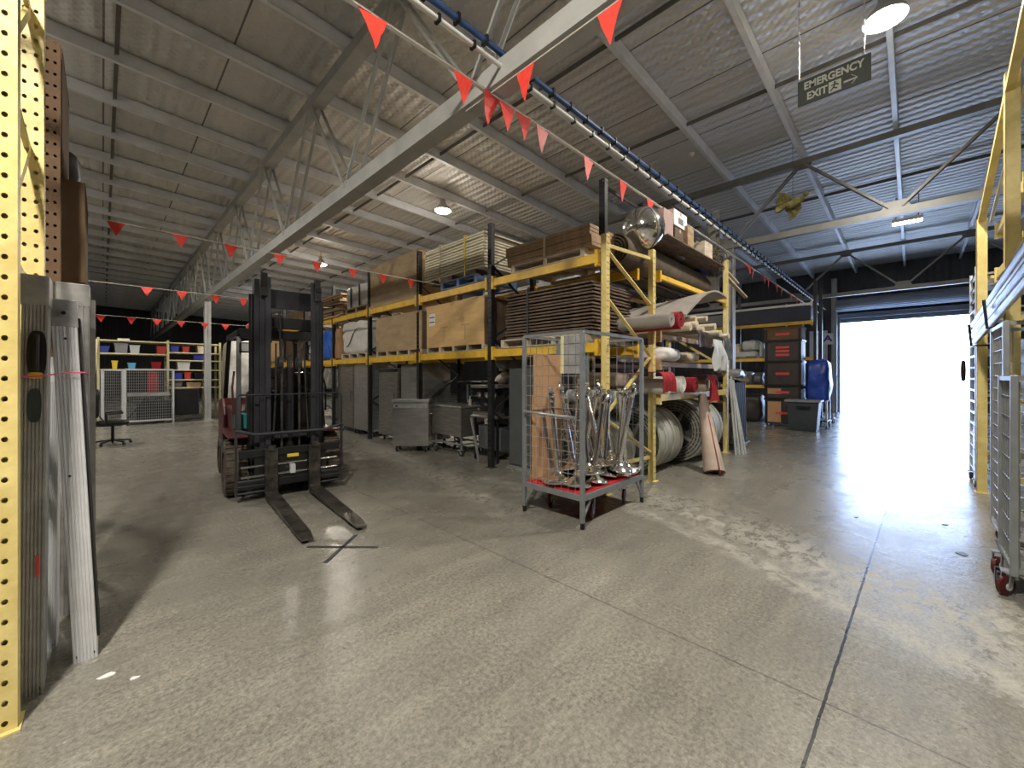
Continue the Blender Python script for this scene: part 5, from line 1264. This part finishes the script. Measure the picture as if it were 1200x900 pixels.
# ------------------------------------------------------------ leaning decks, left foreground
def lean_deck(x0, x1, tx, y0, dep, z, name, label, m='alu', cat='ramp'):
    """hollow ribbed deck standing on end; face towards -Y; top shifted by tx"""
    t = thing(name, label, cat, ((x0 + x1) / 2, y0, 0))
    def sh(mb):
        for v in mb.v: v.x += tx * v.z / z
        return mb
    n = 7; mb = MB(); w = (x1 - x0) / n
    pts = [(x0, y0 + dep)]
    pts += [(x0, y0)]
    for i in range(n):
        a = x0 + i * w; pts += [(a + w * .12, y0), (a + w * .2, y0 - .005), (a + w * .8, y0 - .005), (a + w * .88, y0)]
    pts += [(x1, y0), (x1, y0 + dep)]
    mb.prism(pts, 'z', 0, z); sh(mb).build('deck_beam', m, t, world=True)
    e = sh(MB().box(x0 - .004, x1 + .004, y0 - .006, y0 + dep, z - .14, z)); e.build('top_cap', 'aludull' if m == 'alu' else m, t, world=True, bevel=.003)
    for zz in (.03,):
        for xx in (x0 + .012, x1 - .012): sh(MB().cyl((xx, y0 - .004, zz), (xx, y0 + .0, zz), .006, 8)).build('rivet', 'black', t, world=True)
    return t, sh
x0 = lambda px, Y: ony(px, 440, Y).x
t, sh = lean_deck(x0(19, 2.92), x0(51, 2.92), .016, 2.92, .16, 1.97, 'aluminium_ramp', 'dull ribbed aluminium ramp with black oval handle, next to the yellow post', 'aludull')
xa, xb = x0(19, 2.92), x0(51, 2.92); xm = (xa + xb) / 2
def oval(cx, cz, w, h, y, th, n=20):
    pts = []
    for k in range(n):
        a = 2 * PI * k / n; pts.append((cx + w / 2 * math.copysign(abs(math.cos(a)) ** .6, math.cos(a)), cz + h / 2 * math.copysign(abs(math.sin(a)) ** .8, math.sin(a))))
    return MB().prism(pts, 'y', y - th, y)
sh(oval(xm + .008, 1.60, .062, .22, 2.917, .008)).build('handle_recess', 'black', t, world=True); sh(MB().tube([(xm + .008, 2.905, 1.52), (xm + .008, 2.885, 1.55), (xm + .008, 2.885, 1.65), (xm + .008, 2.905, 1.69)], .010, 8)).build('handle_grip', 'rubber', t, world=True, smooth=True)
sh(oval(xm + .005, 1.50, .05, .03, 2.908, .004)).build('label', 'orange', t, world=True)
sh(oval(xm + .002, 1.36, .045, .16, 2.917, .004)).build('label', 'tubdark', t, world=True); 
sh(MB().box(xb - .03, xb - .018, 2.912, 2.917, .56, .66)).build('red_print', 'redlabel', t, world=True)
t, sh = lean_deck(x0(86, 3.1), x0(115, 3.1), x0(58, 3.1) - x0(86, 3.1), 3.1, .20, 1.89, 'aluminium_plank', 'bright ribbed aluminium plank leaning with a small round bolt at its top', 'alu', 'plank')
xm = (x0(86, 3.1) + x0(115, 3.1)) / 2
sh(MB().lathe([(.02, 0), (.02, .006), (.012, .008)], (xm, 3.095, 1.82), (0, -1, 0), 16)).build('bolt', 'aludull', t, world=True); sh(MB().lathe([(.009, 0), (.009, .008)], (xm, 3.088, 1.82), (0, -1, 0), 12)).build('bolt_head', 'black', t, world=True)
for z in (1.69, .98): sh(MB().lathe([(.006, 0), (.006, .003)], (xm + (.0 if z > 1 else -.015), 3.0972, z), (0, -1, 0), 10)).build('bolt_hole', 'black', t, world=True)
sh(MB().box(x0(115, 3.1), x0(115, 3.1) + .012, 3.12, 3.28, .1, 1.8)).build('rubber_strip', 'rubber', t, world=True)
t, sh = lean_deck(x0(64, 3.76), x0(104, 3.76), .0, 3.76, .25, 2.08, 'grey_panel', 'dark grey deck standing behind the bright aluminium plank', 'aludull', 'deck')
t, sh = lean_deck(x0(50, 3.34), x0(66, 3.34), .01, 3.34, .2, 1.60, 'grey_panel', 'narrow grey strut with pale scale between ramp and plank', 'panelgrey', 'deck')
solo(MB().box(x0(105, 4.25), x0(112, 4.25), 4.25, 4.3, 0, 2.05), 'thin_post', 'aludull', 'thin pale grey upright behind the leaning aluminium plank', 'post')
solo(MB().tube([(x0(19, 2.92) - .12, 2.69, 1.485), (x0(19, 2.90), 2.895, 1.49), (x0(51, 2.9) + .005, 2.895, 1.50), (x0(80, 3.08), 3.075, 1.515), (x0(100, 3.08), 3.075, 1.515), (x0(103, 3.2), 3.2, 1.5)], .0035, 6), 'pink_cord', 'pinkcord', 'pink cord tied across the leaning aluminium decks', 'cord')
# brown boxes in left rack
def box_carton(x0_, x1_, y0_, y1_, z0_, h, m, label):
    t = thing('cardboard_box', label, 'box', ((x0_ + x1_) / 2, (y0_ + y1_) / 2, z0_)); MB().box(x0_, x1_, y0_, y1_, z0_, z0_ + h).build('carton', m, t, world=True, bevel=.006)
    MB().box((x0_ + x1_) / 2 - .03, (x0_ + x1_) / 2 + .03, y0_ - .002, y0_, z0_, z0_ + h).build('tape', 'cardark', t, world=True)
    MB().box(x0_ - .002, x1_ + .002, y0_ - .002, y1_ + .002, z0_ + h - .03, z0_ + h + .003).build('lid_edge', m, t, world=True); return t
box_carton(-1.2, -.10, 4.85, 5.75, 2.26, .82, 'cardark', 'dark brown carton low in the left rack behind the yellow posts')
box_carton(-1.2, -.215, 4.62, 5.5, 3.09, .90, 'cardark', 'topmost dark brown carton high in the left rack')
solo(MB().soft(-.5, -.15, 5.52, 5.74, 3.09, 3.6, .04, 5, 2, 8, 4), 'strap_bundle', 'blackcrate', 'dark strap bundle on top of the low brown carton', 'bundle', smooth=True)

# ------------------------------------------------------------ far left shelving
SY = 17.5
t = thing('shelving_unit', 'pale yellow shelving with coloured bins near the dark end wall', 'shelf', (1.2, SY, 0))
sx = lambda px: xy(px, SY); sz = lambda px, py: ony(px, py, SY).z
UL = [sx(115), sx(197), sx(243)]
for i, x in enumerate(UL + [sx(258)]): MB().box(x - .03, x + .03, SY, SY + .06, 0, 2.66).build('upright', 'shelfyellow', t, world=True); MB().box(x - .03, x + .03, SY + .8, SY + .86, 0, 2.66).build('upright', 'shelfyellow', t, world=True)
MB().bar((UL[0] - .1, SY - .3, 1.3), (UL[0] - .02, SY, 2.6), .06, .05).build('brace', 'shelfyellow', t, world=True)
LL = [1.70, 2.20, 2.60]; LR_ = [1.10, 1.37, 1.70, 2.02, 2.28, 2.60]
for z in LL: MB().box(UL[0], UL[1], SY - .01, SY + .86, z - .04, z).build('shelf_board', 'shelfyellow', t, world=True)
for z in LR_: MB().box(UL[1], UL[2] + .35, SY - .01, SY + .86, z - .035, z).build('shelf_board', 'shelfyellow', t, world=True)
def bin_(pa, pb, z, h, m, label, lipw=.02):
    a, b = sx(pa), sx(pb); t = thing('storage_bin', label, 'bin', ((a + b) / 2, SY + .25, z)); mb = MB()
    mb.prism([(a + .02, z), (b - .02, z), (b, z + h), (a, z + h)], 'y', SY + .03, SY + .5); mb.build('body', m, t, world=True); MB().box(a - .01, b + .01, SY + .02, SY + .51, z + h - .03, z + h).build('rim', m, t, world=True)
for a in ((117, 128, 2.2, .2, 'bluebin', 'dark blue bin at the left end of the upper shelf'), (134, 150, 2.2, .3, 'greybin', 'grey bin beside the dark blue one on the upper shelf'), (152, 164, 2.2, .26, 'palebin', 'pale tapered bin in the middle of the upper shelf'), (184, 195, 2.2, .26, 'redbin', 'red bin at the right end of the upper shelf'),
          (131, 138, 1.7, .26, 'yell', 'small yellow bin on the middle shelf'), (150, 159, 1.7, .2, 'lblue', 'light blue box on the middle shelf'), (178, 189, 1.7, .24, 'redcarpet', 'dark red box on the middle shelf'),
          (200, 210, 2.28, .2, 'bluebin', 'navy bin on the top right-hand shelf'), (214, 222, 2.28, .2, 'redbin', 'red bin on the top right-hand shelf'), (232, 240, 2.28, .24, 'cream', 'cream box on the top right-hand shelf'), (227, 241, 2.02, .2, 'bluebin', 'wide blue bin under the cream box'), (208, 223, 1.70, .26, 'palebin', 'pale box with dark spot on the right-hand shelf'),
          (203, 214, 1.37, .22, 'bluebin', 'blue bin on the low right-hand shelf'), (216, 224, 1.37, .24, 'redbin', 'orange-red bin on the low right-hand shelf'), (228, 239, 1.37, .2, 'black', 'black bin on the low right-hand shelf'), (204, 214, 1.10, .2, 'slate', 'slate box on the lowest right-hand shelf'), (219, 236, 1.10, .16, 'boardtan', 'brown tray on the lowest right-hand shelf')): bin_(*a)
solo(MB().box(sx(138), sx(152), SY + .1, SY + .5, 2.605, 2.66), 'flat_box', 'paper', 'flat white box on top of the left shelving', 'box')
def mesh_gate(xa, xb, Y, z, label, nu, nv):
    t = thing('wire_gate', label, 'mesh frame', ((xa + xb) / 2, Y, 0)); r = .03
    MB().bar((xa, Y, 0), (xa, Y, z), .07, .05).build('post', 'palebin', t, world=True); MB().bar((xb, Y, 0), (xb, Y, z), .05, .05).build('post', 'palebin', t, world=True)
    MB().bar((xa, Y, z), (xb, Y, z), .05, .05).build('rail', 'palebin', t, world=True); MB().bar((xa, Y, .12), (xb, Y, .12), .05, .05).build('rail', 'palebin', t, world=True)
    mesh_panel((xa, Y, .12), (xb - xa, 0, 0), (0, 0, z - .12), nu, nv, .006, 'wire_mesh', 'galv', t)
    MB().box(xa, xa + .05, Y, Y + .8, .1, .14).box(xb - .05, xb, Y, Y + .8, .1, .14).build('foot_rail', 'palebin', t, world=True)
xg = lambda px: xy(px, 16.7)
mesh_gate(xg(146), xg(203), 16.7, 1.68, 'wide wire mesh frame in front of the left shelving', 22, 18)
mesh_gate(xg(120), xg(144), 16.9, 1.66, 'narrow dark wire mesh frame behind the office chair', 10, 18)
solo(MB().box(xg(160), xg(202), 16.85, 17.3, .13, .68), 'black_case', 'black', 'low black case behind the wide mesh frame', 'case', bevel=.02)
solo(MB().box(xg(207), xg(234), 16.8, 17.4, .22, 1.06), 'black_case', 'black', 'black case beside the wide mesh frame under the shelves', 'case', bevel=.02)
solo(MB().box(xg(150), xg(200), 16.9, 17.4, .86, .95), 'table_slab', 'palebin', 'pale slab behind the wide mesh frame', 'board')
solo(MB().bar((xg(150), 16.8, .2), (xg(172), 16.8, .84), .07, .05), 'diagonal_bar', 'black', 'black diagonal bar behind the wide mesh frame', 'bar')
solo(MB().box(xg(175), xg(187), 17.0, 17.3, .96, 1.62), 'red_case', 'redcarpet', 'dark red upright case behind the wide mesh frame', 'case')
# chair
p = gz(132, 521); t = thing('office_chair', 'black office chair with five-star base at the far left', 'chair', (p.x, p.y, 0))
for k in range(5):
    a = 2 * PI * k / 5 + .3; q = Vector((p.x + .30 * math.cos(a), p.y + .30 * math.sin(a), .07)); MB().bar((p.x, p.y, .11), q, .045, .03).build('base_arm', 'black', t, world=True)
    MB().lathe([(.028, -.02), (.03, 0), (.028, .02)], (q.x, q.y, .03), (math.cos(a + 1.5), math.sin(a + 1.5), 0), 12).build('castor', 'black', t, world=True, smooth=True)
MB().cyl((p.x, p.y, .1), (p.x, p.y, .42), .028, 12).build('gas_column', 'black', t, world=True, smooth=True)
MB().soft(p.x - .26, p.x + .26, p.y - .25, p.y + .25, .42, .52, .01, 3, 1, 10, 5).build('seat', 'black', t, world=True, smooth=True)
MB().soft(p.x - .30, p.x - .2, p.y - .24, p.y + .24, .6, 1.2, .01, 3, 2, 10, 5).build('backrest', 'black', t, world=True, smooth=True)
MB().bar((p.x - .1, p.y, .45), (p.x - .27, p.y, .75), .05, .02).build('back_support', 'black', t, world=True)
for s in (-1, 1): MB().tube([(p.x - .1, p.y + s * .28, .45), (p.x - .1, p.y + s * .30, .68), (p.x + .16, p.y + s * .30, .70)], .02, 8).build('armrest', 'black', t, world=True)

# ------------------------------------------------------------ right edge: cages and trolleys
def side_cage(X0, X1, Y0, Y1, z, label, name='mesh_cage', cm='galv', nv=16):
    t = thing(name, label, 'roll cage', (X0, Y1, 0))
    for (x, y) in ((X0, Y0), (X1, Y0), (X0, Y1), (X1, Y1)): MB().box(x - .018, x + .018, y - .018, y + .018, .16, z).build('corner_post', cm, t, world=True, bevel=.004)
    for zz in (z - .02, .2):
        for (p, q) in (((X0, Y0, zz), (X1, Y0, zz)), ((X0, Y1, zz), (X1, Y1, zz)), ((X0, Y0, zz), (X0, Y1, zz)), ((X1, Y0, zz), (X1, Y1, zz))): MB().bar(p, q, .03, .03).build('rail', cm, t, world=True)
    mesh_panel((X1, Y0, .2), (0, Y1 - Y0, 0), (0, 0, z - .2), 6, nv, .005, 'mesh_side', cm, t); mesh_panel((X0, Y1, .2), (X1 - X0, 0, 0), (0, 0, z - .2), 7, nv, .005, 'mesh_side', cm, t)
    mesh_panel((X0, Y0, .2), (X1 - X0, 0, 0), (0, 0, z - .2), 7, nv, .005, 'mesh_side', cm, t)
    MB().box(X0, X1, Y1, Y0, .17, .2).build('deck', 'aludull', t, world=True)
    for x in (X0 + .06, X1 - .06):
        for y in (Y0 + (.03 if z < 1.7 else -.06), Y1 + .05): castor(x, y, .17, .065, t, 'red', hub='palebin', rot=random.uniform(-1, 1))
    return t
side_cage(5.0, 5.72, -.52, -1.2, 1.93, 'tall bright wire cage standing against the right yellow rack')
side_cage(4.28, 4.82, -.48, -1.15, 1.5, 'nested grey wire trolley with red castors at the right edge', cm='cage', nv=9)
for i, x in enumerate((4.34, 4.44, 4.54)):
    t = thing('folded_gate', ['first', 'second', 'third'][i] + ' folded dark gate leaning against the nested trolley', 'gate', (x, -.50, 0)); MB().tube([(x, -.50, .12), (x, -.50, 1.46), (x, -.9, 1.46), (x, -.9, .12)], .012, 8).build('frame', 'aludull', t, world=True, smooth=True)
    MB().bar((x, -.50, .4), (x, -.9, .4), .02).bar((x, -.50, .9), (x, -.9, .9), .02).build('crossbar', 'aludull', t, world=True)
    MB().box(x - .02, x + .02, -.46, -.42, 0, .12).build('foot', 'black', t, world=True); MB().box(x - .02, x + .02, -.92, -.88, 0, .12).build('foot', 'black', t, world=True)
# silver pole bundle along the rack
lab = ['silver pole resting along the right yellow rack, topmost of the bundle', 'second silver pole from the top of the bundle on the right rack', 'third silver pole from the top of the bundle on the right rack', 'lowest silver pole of the bundle on the right rack']
for i in range(4):
    z = 2.15 - .07 * i; y = -.56 - .012 * (i % 2)
    solo(MB().cyl((7.95, y, z), (3.4, y + .03, z + .26), .032, 14), 'silver_pole', 'alu2', lab[i], 'pole', smooth=True)
t = thing('pole_hook', 'dark hook bracket carrying the silver poles on the right rack', 'bracket', (7.4, -.6, 1.9)); MB().tube([(7.4, -.66, 1.86), (7.4, -.5, 1.86), (7.4, -.48, 2.12)], .012, 6).build('hook', 'black', t, world=True); MB().tube([(5.92, -.66, 1.95), (5.92, -.5, 1.95), (5.92, -.48, 2.22)], .012, 6).build('hook', 'black', t, world=True)
# tall shelf trolley by the door
t = thing('tray_trolley', 'tall silver trolley with many rungs beyond the right yellow post', 'trolley', (8.5, -.9, 0))
for (x, y) in ((8.2, -.6), (8.9, -.6), (8.2, -1.25), (8.9, -1.25)): MB().box(x - .015, x + .015, y - .015, y + .015, .12, 2.95).build('post', 'alu2', t, world=True); castor(x, y, .12, .05, t)
for k in range(18):
    z = .2 + .155 * k; m = MB(); m.box(8.2, 8.9, -.61, -.59, z, z + .025); m.box(8.2, 8.9, -1.26, -1.24, z, z + .025); m.box(8.19, 8.21, -1.25, -.6, z, z + .025); m.build('rung', 'alu2', t, world=True)
    if k % 3 == 1: MB().box(8.22, 8.88, -1.23, -.63, z + .025, z + .10).build('tray', 'aludull', t, world=True)
t = thing('hose_coil', 'small black hose coil hanging on the tall silver trolley', 'hose', (8.9, -.55, 1.5)); MB().tube([(9.0 + .14 * math.cos(k * PI / 8), -.53, 1.57 + .14 * math.sin(k * PI / 8)) for k in range(16)], .02, 8, closed=True).build('coil', 'black', t, world=True, smooth=True)
# goods on right rack
for i, (x, w_, h, m, lb) in enumerate(((6.3, .5, .3, 'blackcrate', 'dark box on the upper beams of the right rack, nearer one'), (7.1, .6, .36, 'slate', 'grey box on the upper beams of the right rack, farther one'))):
    solo(MB().box(x, x + w_, RY - 1.15, RY - .15, 2.805, 2.805 + h), 'storage_box', m, lb, 'box', bevel=.01)
t = thing('metal_case', 'tall green-grey panel case standing behind the right cages', 'case', (6.9, -1.4, 0)); MB().box(6.1, 7.8, -1.75, -.85, .0, 1.9).build('body', 'slate', t, world=True, bevel=.01); MB().box(6.08, 6.1, -1.7, -.9, .05, 1.85).build('door', 'slate', t, world=True)
